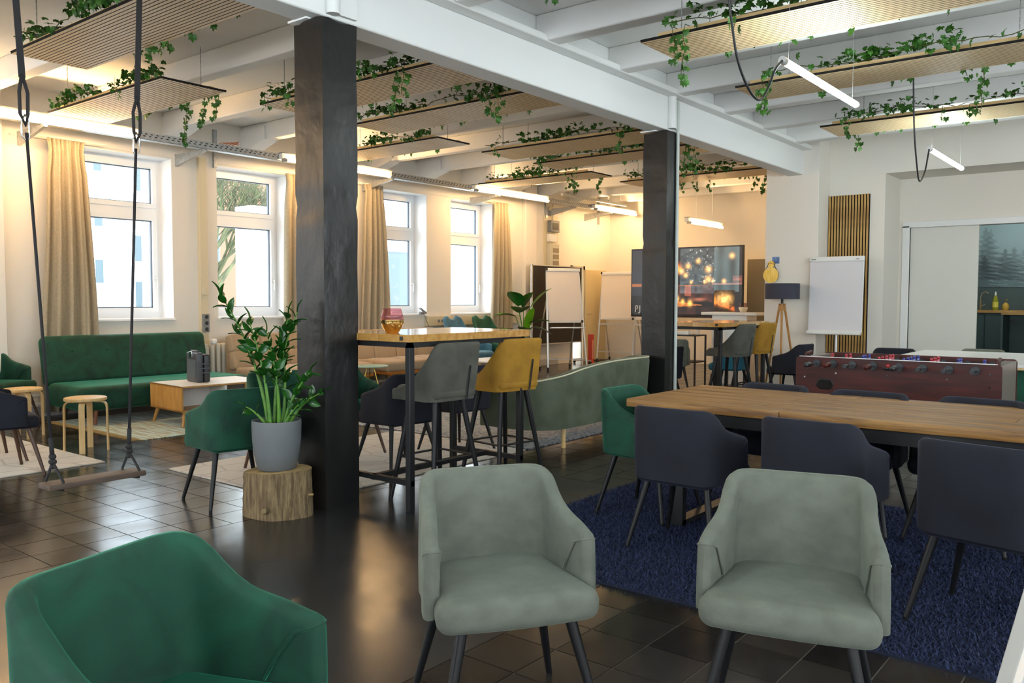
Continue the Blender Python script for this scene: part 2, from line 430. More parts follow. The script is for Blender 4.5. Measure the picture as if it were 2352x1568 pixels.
struct('wall_pier', MB().box((-4.865, 12.15, 0), (-4.09, 12.6, ZC)), plaster, bevel=.008)
struct('wall_slat_bay', MB().box((-4.70, 12.6, 0), (-3.31, 13.45, ZC)), plaster)
struct('wall_lintel', MB().box((-3.31, 12.6, 3.16), (4.6, 13.45, ZC)), plaster)
struct('wall_niche', wall_x(13.40, 13.55, -3.31, 4.6, [(-3.16, -.95, 0, 2.47)]), plaster)
struct('wall_kitchen', MB().box((-4.7, 16.5, 0), (4.6, 16.65, ZC)), mat('kitchen_wall', (.07, .10, .10), .7))
struct('wall_right', wall_y(4.5, 4.7, -4.6, 16.6, [(-3.2, -.6, .95, 3.3), (.2, 2.8, .95, 3.3), (3.6, 6.2, .95, 3.3), (7.0, 9.6, .95, 3.3)]), plaster)  # unseen window openings added and enlarged for more daylight
struct('wall_front', wall_x(-4.7, -4.5, -10.6, 4.7, [(-9.4, -6.8, .95, 3.3), (-5.6, -3.0, .95, 3.3), (-2.2, .4, .95, 3.3), (1.2, 3.8, .95, 3.3)]), plaster)  # openings behind the camera, added and widened to brighten the near side
struct('trim_1', MB().box((XW, 3.05, 0), (XW + .14, 3.78, ZC)), plaster, bevel=.01)
struct('trim_2', MB().box((XW, 13.25, 0), (XW + .10, 13.62, ZC)), plaster, bevel=.01)
struct('trim_3', MB().box((XW, 3.9, 3.2), (XW + .012, 12.9, 3.215)), plaster)
struct('baseboard_left', MB().box((XW, 3.8, 0), (XW + .02, 14.5, .12)), mat('base_grey', (.45, .44, .42), .7))

def window(n, y0, y1, seen=True):
    w = bpy.data.objects.new('window_%d' % n, None); COL.objects.link(w); w['kind'] = 'structure'
    w.location = (XW - .30, (y0 + y1) / 2, 0); hw = (y1 - y0) / 2; zt = 2.50
    fr = MB(); t = .055; d = .07
    fr.box((-d, -hw, ZB), (0, -hw + t, ZT)).box((-d, hw - t, ZB), (0, hw, ZT)).box((-d, -hw + t, ZT - t), (0, hw - t, ZT)).box((-d, -hw + t, ZB), (0, hw - t, ZB + t + .02))
    fr.box((-d, -hw + t, zt - .05), (.005, hw - t, zt + .05))
    part('window_frame', fr, pvc, w)
    for (a, b) in ((ZB + t + .02, zt - .05), (zt + .05, ZT - t)):
        sa = MB(); q = .06; L0 = -hw + t; L1 = hw - t
        sa.box((-d + .01, L0 + .001, a), (.02, L0 + q, b)).box((-d + .01, L1 - q, a), (.02, L1 - .001, b)).box((-d + .01, L0 + q, a), (.02, L1 - q, a + q)).box((-d + .01, L0 + q, b - q), (.02, L1 - q, b))
        s = part('sash', sa, pvc, w)
        g = MB(); e = .012; i0, i1, k0, k1 = L0 + q, L1 - q, a + q, b - q
        g.box((-.055, i0, k0), (-.02, i0 + e, k1)).box((-.055, i1 - e, k0), (-.02, i1, k1)).box((-.055, i0, k0), (-.02, i1, k0 + e)).box((-.055, i0, k1 - e), (-.02, i1, k1))
        part('gasket', g, gasket, s)
        part('pane', MB().box((-.045, i0, k0), (-.039, i1, k1)), glasspane, s)
        if seen and a < 1.5:
            hd = MB().box((.02, L1 - .045, 1.60), (.03, L1 - .015, 1.67)).tube([(.03, L1 - .03, 1.64), (.055, L1 - .03, 1.64), (.06, L1 - .03, 1.62), (.058, L1 - .03, 1.50)], .010)
            part('handle', hd, whitepl, s, smooth=True, ang=40)
    part('window_sill', MB().box((0, -hw - .01, ZB - .03), (.33, hw + .01, ZB + .002)), pvc, w, bevel=.006)
    lin = MB().box((0, -hw, ZB), (.295, -hw + .004, ZT)).box((0, hw - .004, ZB), (.295, hw, ZT)).box((0, -hw, ZT - .004), (.295, hw, ZT))
    part('window_reveal', lin, pvc, w)
for i, (a, b) in enumerate(WIN): window(i + 1, a, b)
for i, (a, b) in enumerate(HID): window(i + 5, a, b, False)

# columns
def rough_col(x0, x1, y0, y1, z1, seed):
    rnd = random.Random(seed); P = []
    nz = 40; per = []
    k = 5
    pts = []
    for i in range(k): pts.append((x0 + (x1 - x0) * i / k, y0))
    for i in range(k): pts.append((x1, y0 + (y1 - y0) * i / k))
    for i in range(k): pts.append((x1 - (x1 - x0) * i / k, y1))
    for i in range(k): pts.append((x0, y1 - (y1 - y0) * i / k))
    n = len(pts); cx, cy = (x0 + x1) / 2, (y0 + y1) / 2
    m = MB(); rows = []
    lumps = [[rnd.uniform(-1, 1) for _ in range(n)] for _ in range(14)]
    for j in range(nz + 1):
        z = z1 * j / nz; t = j / nz * 12; a = int(t); f = t - a; row = []
        for i, (x, y) in enumerate(pts):
            off = lerp(lumps[a][i], lumps[min(a + 1, 13)][i], sm(f)) * .0035
            if abs(z - 1.98) < .03: off -= .011
            dx, dy = x - cx, y - cy; L = math.hypot(dx, dy)
            zz = z + (rnd.uniform(-.02, .0) if j == nz else 0)
            row.append((x + dx / L * off, y + dy / L * off, zz))
        rows.append(row)
    for r in rows: m.v += r
    for j in range(nz):
        for i in range(n):
            m.f.append((j * n + i, j * n + (i + 1) % n, (j + 1) * n + (i + 1) % n, (j + 1) * n + i))
    m.f.append(tuple(nz * n + i for i in range(n)))
    return m
for (y0, y1, lab) in ((3.46, 3.742, 'thick black painted square column beside the potted plant on the stump'),
                      (8.02, 8.285, 'black painted square column behind the sage loveseat, with a pale pipe')):
    t = thing('column', lab, 'column', (-4.44, (y0 + y1) / 2, 0), 0, 'black columns under the beam')
    h = (y1 - y0) / 2
    part('shaft', rough_col(-.145, .14, -h, h, 3.17, int(y0 * 10)), blackpaint, t, smooth=True, ang=50)
    part('cap_plate', MB().box((-.17, -h - .03, 3.165), (.02, -h + .02, 3.178)), pvc, t)
    if y0 > 5:
        part('pipe', MB().cyl((.158, h - .06, 0), (.158, h - .06, 3.5), .018, n=14), mat('pipe_paint', (.55, .60, .56), .5), t, smooth=True, ang=40)
    part('bracket', MB().cyl((.15, -h + .08, 3.19), (.15, -h + .08, 3.52), .045, n=14).box((.125, -h + .14, 3.2), (.15, h, 3.5)), beampaint, t, smooth=True, ang=40)

# slat wall panel, sliding door, doorway
def slat_mesh(a, b, face):
    me = MB().box(a, b).mesh('slat')     # box faces: 0 bottom, 1 top, 2 -y, 3 +x, 4 +y, 5 -x
    me.materials.append(slatoak if face == 0 else slatoak_v); me.materials.append(felt)
    for p in me.polygons: p.material_index = 0 if p.index == face else 1
    return me
t = thing('slat_wall_panel', 'tall oak slat acoustic panel on the wall behind the white flipchart', 'wall panel', (-3.82, 12.6, .05))
part('backing', MB().box((-.31, -.012, 0), (.31, -.001, 2.84)), felt, t)
sl = slat_mesh((-.0135, -.034, 0), (.0135, -.012, 2.84), 2)
for i in range(15): link('slat', sl, None, t, loc=(-.287 + i * .041, 0, 0))

d = bpy.data.objects.new('door_1', None); COL.objects.link(d); d['kind'] = 'structure'; d.location = (-2.2, 13.40, 0)
fm = MB().box((-1.06, -.03, 0), (-.96, .15, 2.47)).box((1.16, -.03, 0), (1.26, .15, 2.47)).box((-1.06, -.03, 2.44), (1.26, .15, 2.53))
part('door_frame', fm, whitepl, d, bevel=.006)
part('door_leaf', MB().box((-.96, .03, .01), (-.06, .07, 2.44)), mat('door_cream', (.70, .69, .62), .45), d, bevel=.004)
d = bpy.data.objects.new('door_2', None); COL.objects.link(d); d['kind'] = 'structure'; d.location = (XW, 15.42, 0)
part('door_frame', MB().box((-.02, -.46, 0), (.03, -.4, 2.1)).box((-.02, 0, 0), (.03, .06, 2.1)).box((-.02, -.46, 2.02), (.03, .06, 2.1)), creampl, d)
ydoor = mat('door_yellow', (.62, .50, .28), .5)
part('door_leaf', MB().box((.03, .04, .02), (.07, .86, 2.02)), ydoor, d, bevel=.004)
part('door_handle', MB().tube([(.07, .12, 1.05), (.12, .12, 1.05), (.12, .22, 1.05)], .01), chrome, d, smooth=True)

# outside
fac = mat('facade', (.80, .82, .84), .9)
def building(label, x0, x1, y0, y1, h, wins, roofm=None, m=fac, frame=None):
    t = thing('building', label, 'building', ((x0 + x1) / 2, (y0 + y1) / 2, -3), 0, 'houses outside the windows')
    dx, dy = (x1 - x0) / 2, (y1 - y0) / 2
    part('wall', MB().box((-dx, -dy, 0), (dx, dy, h)), m, t)
    for (a, b, c, e) in wins:
        yy = (a - (y0 + y1) / 2, b - (y0 + y1) / 2)
        f = part('window', MB().box((dx, yy[0] - .05, c + 2.95), (dx + .05, yy[1] + .05, e + 3.05)), frame or pvc, t)
        part('pane', MB().box((dx + .05, yy[0], c + 3), (dx + .06, yy[1], e + 3)), mat('far_glass', (.10, .14, .16), .3), f)
        part('sill', MB().box((dx, yy[0] - .12, c + 2.85), (dx + .2, yy[1] + .12, c + 2.93)), mat('sill_grey', (.55, .57, .6), .7), f)
    if roofm: part('roof', MB().box((-dx - .3, -dy - .3, h), (dx + .3, dy + .3, h + .25)), roofm, t)
    return t
building('white rendered house outside the window behind the green sofa', -34, -24, 2, 13.6, 14,
         [(11.2, 11.42, 1.8, 2.45), (11.2, 11.42, 3.4, 3.85), (11.2, 11.42, 4.95, 5.3), (12.35, 12.55, 1.1, 1.85), (12.35, 12.55, 2.45, 3.2), (12.35, 12.55, 4.5, 5.3)])
building('low white annexe with a grey framed window outside the far windows', -16.1, -15.5, 10.55, 34, 6.35, [(14.35, 15.4, .5, 2.5)], frame=mat('grey_frame', (.10, .13, .16), .5))
building('red brick house beyond the bare tree', -60, -50, 20, 40, 16, [(26, 27.5, 3, 6), (30, 31.5, 3, 6)], m=mat('brick_wash', (.34, .17, .11), .9))
struct('ground', MB().box((-80, -40, -3.1), (-10.8, 70, -3)), mat('yard', (.45, .46, .42), .9))
def bare_tree(label, loc, h, seed):
    rnd = random.Random(seed); t = thing('bare_tree', label, 'tree', loc)
    segs = []
    def grow(p, d, L, r, n):
        q = p + d * L; segs.append((p, q, r, r * .72, n))
        if n == 0: return
        for _ in range(3 if n > 2 else 2 + (rnd.random() > .4)):
            nd = (d + Vector((rnd.uniform(-.75, .75), rnd.uniform(-.75, .75), rnd.uniform(-.1, .5)))).normalized()
            grow(q, nd, L * rnd.uniform(.62, .85), r * .68, n - 1)
    grow(Vector((0, 0, 0)), Vector((0, 0, 1)), h * .20, h * .011, 7)
    a = MB(); b = MB()
    for p, q, r0, r1, n in segs:
        if n == 7: a.cyl(p, q, r0, r1, 8, False)
        else: b.cyl(p, q, r0, r1, 5 if n > 2 else 3, False)
    tm = mat('tree_bark', (.10, .10, .06), .9, col2=(.17, .19, .09), scale=3)
    part('trunk', a, tm, t, smooth=True); part('branches', b, tm, t, smooth=True)['kind'] = 'stuff'
bare_tree('bare branched tree seen through the second window', (-27, 16.6, -3), 15, 3)
bare_tree('thin bare tree further back behind the second window', (-31, 18.2, -3), 15, 5)
# ------------------------------------------------------------------ hanging slat panels and ivy
LEAF = [(0, 0, 0), (.018, -.012, -.003), (.036, .004, -.006), (.026, .018, 0), (.034, .036, -.006), (.014, .036, 0), (0, .062, -.008),
        (-.014, .036, 0), (-.034, .036, -.006), (-.026, .018, 0), (-.036, .004, -.006), (-.018, -.012, -.003), (0, .02, .006)]
LEAF_F = [(12, i, i + 1 if i < 11 else 0) for i in range(0, 12)]
leaf_me = MB().add(LEAF, LEAF_F).mesh('ivy_leaf')
def leaf_matrix(p, rnd, s, droop=False):
    if droop: e = Matrix.Rotation(rnd.uniform(0, 6.28), 4, 'Z') @ Matrix.Rotation(-rnd.uniform(1.0, 1.9), 4, 'X')
    else: e = Matrix.Rotation(rnd.uniform(0, 6.28), 4, 'Z') @ Matrix.Rotation(rnd.uniform(-1.5, .9), 4, 'X')
    return Matrix.Translation(p) @ e @ Matrix.Scale(s, 4)
ZP = 3.30
def panel(x0, x1, y0, y1, plab, ilab, seed, nleaf=230, single=0, ivy_x=(0., 1.), strands=()):
    rnd = random.Random(seed)
    t = thing('ceiling_panel', plab, 'ceiling panel', ((x0 + x1) / 2, (y0 + y1) / 2, ZP), 0, 'slatted panels hanging from the ceiling')
    hx, hy = (x1 - x0) / 2, (y1 - y0) / 2
    part('backing', MB().box((-hx, -hy, .016), (hx, hy, .026)), felt, t)
    n = 17; pw = 2 * hy / n
    sl = slat_mesh((-hx, .0038, .006), (hx, pw - .0038, .016), 0)
    for i in range(n): link('slat', sl, None, t, loc=(0, -hy + i * pw, 0))
    for yy in (-hy + .05, hy - .1): part('batten', MB().box((-hx + .12, yy, .026), (hx - .12, yy + .05, .066)), pine, t)
    for cx in (-hx + .3, hx - .3):
        for cy in (-hy + .08, hy - .08):
            ch = MB()
            for k in range(16):
                z = .05 + k * .0255; a = .004 if k % 2 else .0015; b = .0015 if k % 2 else .004
                ch.box((cx - a, cy - b, z), (cx + a, cy + b, z + .036))
            part('chain', ch, steel, t)
    # ivy: runners along the near edge with trailing strands
    g = thing('ivy_garland', ilab, 'ivy', (x0, y0, ZP + .05), 0, 'ivy garlands lying on the ceiling panels')
    L = x1 - x0; stem = MB(); pts = []; leaves = []
    ph = rnd.uniform(0, 6)
    m = 26
    for k in range(m + 1):
        u = lerp(ivy_x[0], ivy_x[1], k / m)
        pts.append(Vector((L * u, .03 + .05 * math.sin(7 * u + ph) + rnd.uniform(-.02, .02), .03 + .02 * math.sin(15 * u + ph) + rnd.uniform(0, .03))))
    stem.tube(pts, .004, 5)
    dens = [max(.12, .55 + .45 * math.sin(9 * q / m + ph * 2)) for q in range(m + 1)]
    for _ in range(int(nleaf * .85)):
        while True:
            k = rnd.randrange(m)
            if rnd.random() < dens[k]: break
        p = pts[k].lerp(pts[k + 1], rnd.random())
        hgt = rnd.random() ** 2.5 * .11
        p = p + Vector((rnd.uniform(-.03, .03), rnd.uniform(-.07, .10), hgt + .005))
        dr = p.y < 0
        if dr: p.z -= rnd.uniform(.0, .06)
        leaves.append(leaf_matrix(p, rnd, rnd.uniform(.55, 1.0), dr))
    for (u, side, ln) in strands:
        # a strand runs over an edge and hangs
        yy = -.015 if side == 0 else (y1 - y0) + .015
        sp = [Vector((L * u, yy + (.1 if side == 0 else -.1), .02)), Vector((L * u, yy, .015))]
        q = sp[-1].copy()
        for k in range(max(2, int(ln / .05))):
            q = q + Vector((rnd.uniform(-.02, .02), rnd.uniform(-.012, .012), -.05)); sp.append(q.copy())
            for _ in range(2): leaves.append(leaf_matrix(q + Vector((rnd.uniform(-.05, .05), rnd.uniform(-.03, .03), rnd.uniform(-.02, .02))), rnd, rnd.uniform(.6, 1.05), True))
        stem.tube(sp, .003, 4)
    # some leaves peep over the far edge
    for _ in range(14):
        leaves.append(leaf_matrix(Vector((L * rnd.uniform(.1, .9), (y1 - y0) + rnd.uniform(0, .04), rnd.uniform(-.05, .03))), rnd, rnd.uniform(.7, 1.1), True))
    part('stem', stem, mat('ivy_stem', '4a4a22', .8), g)
    fol = MB()
    order = list(range(len(leaves))); rnd.shuffle(order)
    for c, k in enumerate(order):
        if c < single:
            o = link('leaf', leaf_me, leafmat, g); o.matrix_local = leaves[k]
        else:
            fol.add([leaves[k] @ Vector(p) for p in LEAF], LEAF_F)
    o = part('foliage', fol, leafmat, g); o['kind'] = 'stuff'
PAN = [
 ((-7.31, -4.80, 2.79, 3.39), 'long slatted oak panel above the rope swing, nearest on the left', 'ivy on the panel right above the rope swing', 240, 60, (.02, .95), [(.38, 1, .15), (.46, 1, .1), (.5, 1, .1)]),
 ((-9.35, -7.07, 3.91, 4.56), 'pale slatted panel in front of the tan curtain by the window, ivy hanging at its corner', 'ivy hanging from the panel near the tan curtain and first window', 240, 50, (.1, .98), [(.83, 1, .35), (.90, 1, .3), (.66, 0, .12), (.7, 1, .45)]),
 ((-7.27, -4.75, 5.06, 5.71), 'slatted panel passing behind the top of the near black column', 'ivy trailing beside the top of the near black column', 240, 50, (.02, .98), [(.78, 0, .42), (.81, 0, .3), (.04, 0, .1), (.2, 0, .1)]),
 ((-7.30, -4.75, 6.28, 6.91), 'slatted panel second from the near column, ivy thick along its edge', 'thick ivy on the second panel beyond the near column', 250, 40, (.02, .86), [(.78, 0, .2), (.84, 0, .25), (.03, 0, .15)]),
 ((-9.30, -7.04, 7.39, 7.97), 'short pale panel over the third window, right of the near column', 'ivy on the pale panel over the third window', 200, 20, (.3, .92), []),
 ((-7.30, -4.75, 8.50, 9.20), 'slatted panel in front of the far column, highest of that cluster', 'ivy tufts on the panel left of the far column top', 250, 20, (.03, .95), [(.85, 0, .25), (.1, 0, .1)]),
 ((-7.32, -4.75, 9.66, 10.25), 'slatted panel running behind the far column at its middle cluster', 'ivy on the panel that runs behind the far column', 230, 20, (.02, .95), [(.03, 0, .2), (.93, 0, .4), (.98, 0, .45)]),
 ((-9.35, -7.08, 10.80, 11.40), 'short panel over the fourth window and its curtain', 'ivy on the short panel over the fourth window', 220, 20, (.05, .9), [(.8, 0, .3), (.86, 0, .35), (.9, 1, .25)]),
 ((-7.32, -4.75, 12.03, 12.70), 'farthest slatted panel, above the fireplace picture', 'ivy on the farthest panel above the fireplace picture', 240, 20, (.02, .85), [(.3, 1, .2), (.4, 1, .22), (.5, 1, .2), (.8, 1, .3), (.86, 1, .35)]),
 ((-3.24, -.72, 3.72, 4.35), 'slatted panel mostly above the top edge of the view, right of the beam', 'ivy sprig dangling at the top edge right of the beam', 200, 10, (.05, .95), [(.02, 1, .1)]),
 ((-3.245, -.72, 5.61, 6.24), 'brightest long slatted panel on the right, above the nearer tube lamp', 'bright green ivy on the nearest panel right of the beam', 240, 60, (.08, .95), [(.11, 0, .3), (.15, 0, .42), (.3, 0, .08)]),
 ((-3.25, -.72, 7.34, 7.95), 'long brownish slatted panel behind the nearer tube lamp', 'ivy on the brownish panel behind the nearer tube lamp', 240, 50, (.1, .97), [(.1, 0, .3), (.13, 0, .33), (.75, 1, .4), (.7, 1, .1)]),
 ((-3.23, -.72, 9.58, 10.25), 'slatted panel above the farther tube lamp on the right', 'ivy on the panel above the farther tube lamp', 250, 40, (.07, .95), [(.09, 1, .2), (.12, 0, .2), (.5, 0, .1), (.6, 0, .12)]),
]
for i, (r, pl, il, nl, sg, ix, st) in enumerate(PAN): panel(*r, pl, il, 100 + i, nl, sg, ix, st)

# ------------------------------------------------------------------ lamps
t = thing('cable_tray', 'galvanised cable tray with wall brackets running above the windows', 'cable tray', (-9.7, 10, 3.25))
tr = MB().box((-.06, -6.8, 0), (.06, 6.4, .004)).box((-.06, -6.8, 0), (-.056, 6.4, .09)).box((.056, -6.8, 0), (.06, 6.4, .09))
part('tray', tr, steel, t)
for k in range(60): pass
hol = MB()
for k in range(180):
    y = -6.7 + k * .072; hol.box((.0601, y, .035), (.0612, y + .03, .045)); hol.box((.0601, y + .02, .06), (.0612, y + .05, .07))
o = part('slots', hol, felt, t); o['kind'] = 'stuff'
for y in (-6.0, -4.1, -.9, 1.7, 4.15, 5.5):
    b = MB(); b.add([(-.62, y - .02, -.16), (-.62, y + .02, -.16), (-.62, y + .02, -.004), (-.62, y - .02, -.004), (.08, y - .02, -.03), (.08, y + .02, -.03), (.08, y + .02, -.004), (.08, y - .02, -.004)],
                    [(0, 1, 2, 3), (7, 6, 5, 4), (0, 4, 5, 1), (1, 5, 6, 2), (2, 6, 7, 3), (3, 7, 4, 0)])
    part('bracket', b, steel, t)
part('strut', MB().box((-.617, -3.58, -.11), (-.57, -3.53, .40)), steel, t)
for y in (4.0, 6.0): part('strut', MB().box((-.617, y, -.2), (-.57, y + .05, .40)), steel, t)
wr = MB()
for k in range(5):
    wr.tube([(.02, -3.95 + .05 * k, .06), (.05, -3.85 + .06 * k, .11 + .01 * k), (.03, -3.6, .12 + .012 * k)], .004, 5)
part('loose_wires', wr, mat('wire_orange', (.55, .14, .04), .5), t)
lampwhite = mat('lamp_body', (.80, .77, .70), .4)
tubecap = mat('tube_cap', (.35, .34, .32), .4, .6)
def batten_lamp(label, x, y0, y1, z):
    t = thing('batten_lamp', label, 'lamp', (x, (y0 + y1) / 2, z), 0, 'warm fluorescent battens by the window wall')
    h = (y1 - y0) / 2
    part('housing', MB().box((-.04, -h, .03), (.04, h, .105)), lampwhite, t, bevel=.006)
    part('top_rail', MB().box((-.045, -h, .105), (.045, h, .115)), greypl, t)
    part('tube', MB().cyl((.062, -h + .06, .012), (.062, h - .06, .012), .019, n=14), warm_tube, t, smooth=True, ang=50)
    for s in (-1, 1):
        part('tube_socket', MB().box((.0, s * (h - .03) - .012, -.01), (.082, s * (h - .03) + .012, .034)).cyl((.062, s * (h - .065), .012), (.062, s * (h - .035), .012), .0195), tubecap, t)
    return t
batten_lamp('glowing warm tube lamp above the tan curtain at the far left', -9.6, 3.1, 5.03, 3.235)
batten_lamp('glowing warm tube lamp partly hidden by the near black column', -9.6, 7.0, 9.02, 3.235)
batten_lamp('glowing warm tube lamp above the fourth window', -9.6, 10.96, 13.13, 3.235)
batten_lamp('glowing warm tube lamp just left of the far column', -9.6, 14.74, 16.45, 3.235)
t = batten_lamp('short warm tube lamp hanging above the fireplace picture', -7.12, 14.04, 15.52, 2.77)
for y in (-.35, .35): part('suspension_wire', MB().cyl((0, y, .115), (0, y, .99), .004, n=6), whitepl, t)
# unseen batten added as extra warm light further along the rail
batten_lamp('added warm tube lamp, unseen on the rail beyond the left edge', -9.6, -.9, 1.1, 3.235)
def led(label, y0, y1, cord):
    t = thing('tube_pendant', label, 'lamp', (-2.1, (y0 + y1) / 2, 2.95), 0, 'cool LED tube pendants')
    h = (y1 - y0) / 2; c = (y0 + y1) / 2
    part('tube', MB().cyl((0, -h + .05, 0), (0, h - .03, 0), .024, n=16), cool_tube, t, smooth=True, ang=50)
    part('end_cap', MB().cyl((0, -h, 0), (0, -h + .05, 0), .027, n=16), alu, t, smooth=True, ang=40)
    part('end_cap', MB().cyl((0, h - .03, 0), (0, h, 0), .025, n=16), whitepl, t, smooth=True, ang=40)
    for y in (-h + .12, h - .12): part('suspension_wire', MB().cyl((0, y, .02), (0, y, .81), .0015, n=5), steel, t)
    pts = [Vector((x + 2.1, y - c, z - 2.95)) for x, y, z in cord]
    # smooth the cord
    fine = []
    for i in range(len(pts) - 1):
        p0 = pts[max(i - 1, 0)]; p1 = pts[i]; p2 = pts[i + 1]; p3 = pts[min(i + 2, len(pts) - 1)]
        for k in range(5):
            u = k / 5
            fine.append(.5 * ((2 * p1) + (p2 - p0) * u + (2 * p0 - 5 * p1 + 4 * p2 - p3) * u * u + (3 * p1 - p0 - 3 * p2 + p3) * u ** 3))
    fine.append(pts[-1])
    part('cord', MB().tube(fine, .008, 8), darkpl, t, smooth=True)
led('bright white tube pendant with a looping black cord, nearer one on the right', 5.47, 7.10,
    [(-2.1, 4.60, 3.76), (-2.1, 4.64, 3.15), (-2.1, 4.69, 2.97), (-2.1, 4.777, 2.79), (-2.1, 4.943, 2.658), (-2.1, 5.113, 2.625), (-2.1, 5.25, 2.73), (-2.1, 5.354, 2.86), (-2.1, 5.48, 2.95)])
led('smaller looking white tube pendant over the niche door, farther on the right', 9.59, 11.28,
    [(-2.1, 8.84, 3.76), (-2.1, 8.874, 3.525), (-2.1, 8.96, 3.04), (-2.1, 9.10, 2.717), (-2.1, 9.22, 2.575), (-2.1, 9.43, 2.69), (-2.1, 9.544, 2.86), (-2.1, 9.59, 2.944)])
led('added white tube pendant, unseen above the sage armchairs', 1.35, 2.98, [(-2.1, .5, 3.76), (-2.1, .8, 2.8), (-2.1, 1.05, 2.62), (-2.1, 1.35, 2.95)])  # unseen pendant added to light the area near the camera
led('added white tube pendant, unseen behind the camera', -2.9, -1.3, [(-2.1, -3.8, 3.76), (-2.1, -3.5, 2.75), (-2.1, -3.2, 2.6), (-2.1, -2.9, 2.95)])  # extra pendant out of view, added as light for the right side

# ------------------------------------------------------------------ window wall fittings
def curtain(label, yc, w_top, w_bot, folds, zt, zb, seed, x=-10.14, amp=.05):
    rnd = random.Random(seed); P = []; n = folds * 10; ph = rnd.uniform(0, 6)
    for i in range(n + 1):
        row = []
        for j in range(25):
            v = j / 24; z = lerp(zt, zb, v); u = i / n
            gather = 1 - .12 * math.exp(-((v - .05) / .05) ** 2)
            w = lerp(w_top, w_bot, sm(v * 1.2)) * gather
            a = amp * (.5 + .5 * min(1, v * 3)) * (1 if v > .03 else .55)
            xx = x + a * math.sin(2 * PI * folds * u + ph) + .022 * math.sin(2 * PI * folds * 2.3 * u + ph * 3 + v * 2)
            row.append((xx, (u - .5) * w + .03 * math.sin(3 * v + ph) * v, z))
        P.append(row)
    t = thing('curtain', label, 'curtain', (0, yc, 0), 0, 'tan linen curtains')
    o = part('cloth', MB().grid(P), curtain_m, t, smooth=True)
    so = o.modifiers.new('s', 'SOLIDIFY'); so.thickness = .004
    part('rail', MB().cyl((x - .02, -w_bot / 2 - .1, zt + .01), (x - .02, w_bot / 2 + .15, zt + .01), .006, n=8), whitepl, t)
curtain('wide tan curtain hanging at the far left beside the first window', 4.43, .45, .66, 4, 3.20, .06, 1)
curtain('tan curtain strip between the second window and the near column', 7.75, .52, .66, 4, 3.18, .06, 2)
curtain('narrow tan curtain between the near column and the third window', 9.17, .42, .62, 4, 3.19, .06, 3)
curtain('tan curtain at the right of the fourth window', 12.38, .46, .60, 4, 3.20, .06, 4)

t = thing('cable_duct', 'cream vertical cable duct with grey socket strip between first two windows', 'cable duct', (XW, 6.24, 0))
part('duct', MB().box((0, -.055, .1), (.06, .055, 3.25)), creampl, t, bevel=.004)
part('switch_box', MB().box((.06, -.04, 1.42), (.085, .05, 1.52)), creampl, t, bevel=.006)
for k in range(3):
    s = part('socket', MB().box((.06, -.045, .92 + k * .083), (.10, .045, 1.0 + k * .083)), greypl, t, bevel=.005)
    part('socket_well', MB().cyl((.10, 0, .96 + k * .083), (.1015, 0, .96 + k * .083), .026, n=16), darkpl, s)
t = thing('wall_trunking', 'cream horizontal socket trunking under the third and fourth windows', 'trunking', (XW, 11.9, 0))
part('trunk', MB().box((0, -1.4, .90), (.07, 1.2, 1.07)), creampl, t, bevel=.005)
for k in range(3): part('socket', MB().cyl((.07, -1.12 + k * .09, .985), (.073, -1.12 + k * .09, .985), .028, n=14), greypl, t)
t = thing('radiator', 'cream column radiator with thermostat between the green and beige sofas', 'radiator', (XW, 6.31, 0))
for k in range(4): part('column', MB().rbox((.14, -.12 + k * .085, .46), (.11, .06, .62), .025), mat('rad_cream', (.62, .58, .48), .45), t, smooth=True)
part('thermostat', MB().rbox((.22, -.05, .80), (.09, .07, .07), .02), whitepl, t, smooth=True)
t = thing('heating_pipe', 'pale heating pipes running along the wall base behind the green sofa', 'pipe', (XW, 5.0, 0))
for z in (.16, .25): part('pipe', MB().cyl((.07, -1.1, z), (.07, 1.2, z), .018, n=10), mat('pipe_white', (.6, .6, .57), .5), t, smooth=True)
t = thing('fuse_boxes', 'grey fuse boxes and vent grille on the wall corner above the pinboard', 'fuse box', (XW, 14.2, 0))
part('back_board', MB().box((0, -.24, 1.2), (.03, .24, 3.1)), creampl, t)
part('meter_box', MB().box((.03, -.13, 2.76), (.13, .17, 3.0)), greypl, t, bevel=.01)
part('meter_glass', MB().box((.13, -.08, 2.81), (.135, .12, 2.95)), darkpl, t)
part('junction_box', MB().box((.03, -.16, 2.56), (.10, .12, 2.72)), whitepl, t, bevel=.01)
part('distribution_box', MB().box((.03, -.15, 1.9), (.12, .18, 2.52)), mat('box_cream', (.55, .52, .42), .5), t, bevel=.01)
for k in range(4): part('vent_slot', MB().box((.12, -.05, 1.95 + k * .13), (.125, .15, 2.04 + k * .13)), mat('slot_brown', (.28, .23, .16), .8), t)
part('conduit', MB().cyl((.06, .02, 3.0), (.06, .02, 3.5), .02).cyl((.06, -.1, 3.25), (.06, .35, 3.22), .045), creampl, t, smooth=True, ang=40)
t = thing('cable_clip_lamp', 'small grey device with a thin cable on the third window sill', 'device', (-10.27, 10.40, ZB))
part('base', MB().rbox((0, 0, .02), (.07, .14, .04), .012), greypl, t, smooth=True)
part('screen', MB().beam((0, -.07, .10), (0, .05, .03), .05, .015), greypl, t)
part('cable', MB().tube([(.03, -.02, .02), (.06, .0, -.06), (.07, .08, -.22)], .004, 6), darkpl, t)

t = thing('support_rail', 'grey steel channel hanging under the ceiling near the fuse boxes', 'steel rail', (-9.45, 14.6, 3.38))
part('channel', MB().box((-.025, -1.2, 0), (.025, 1.2, .045)), steel, t)
for y in (-.8, .5): part('hanger', MB().box((-.02, y, .045), (.02, y + .04, .15)), steel, t)
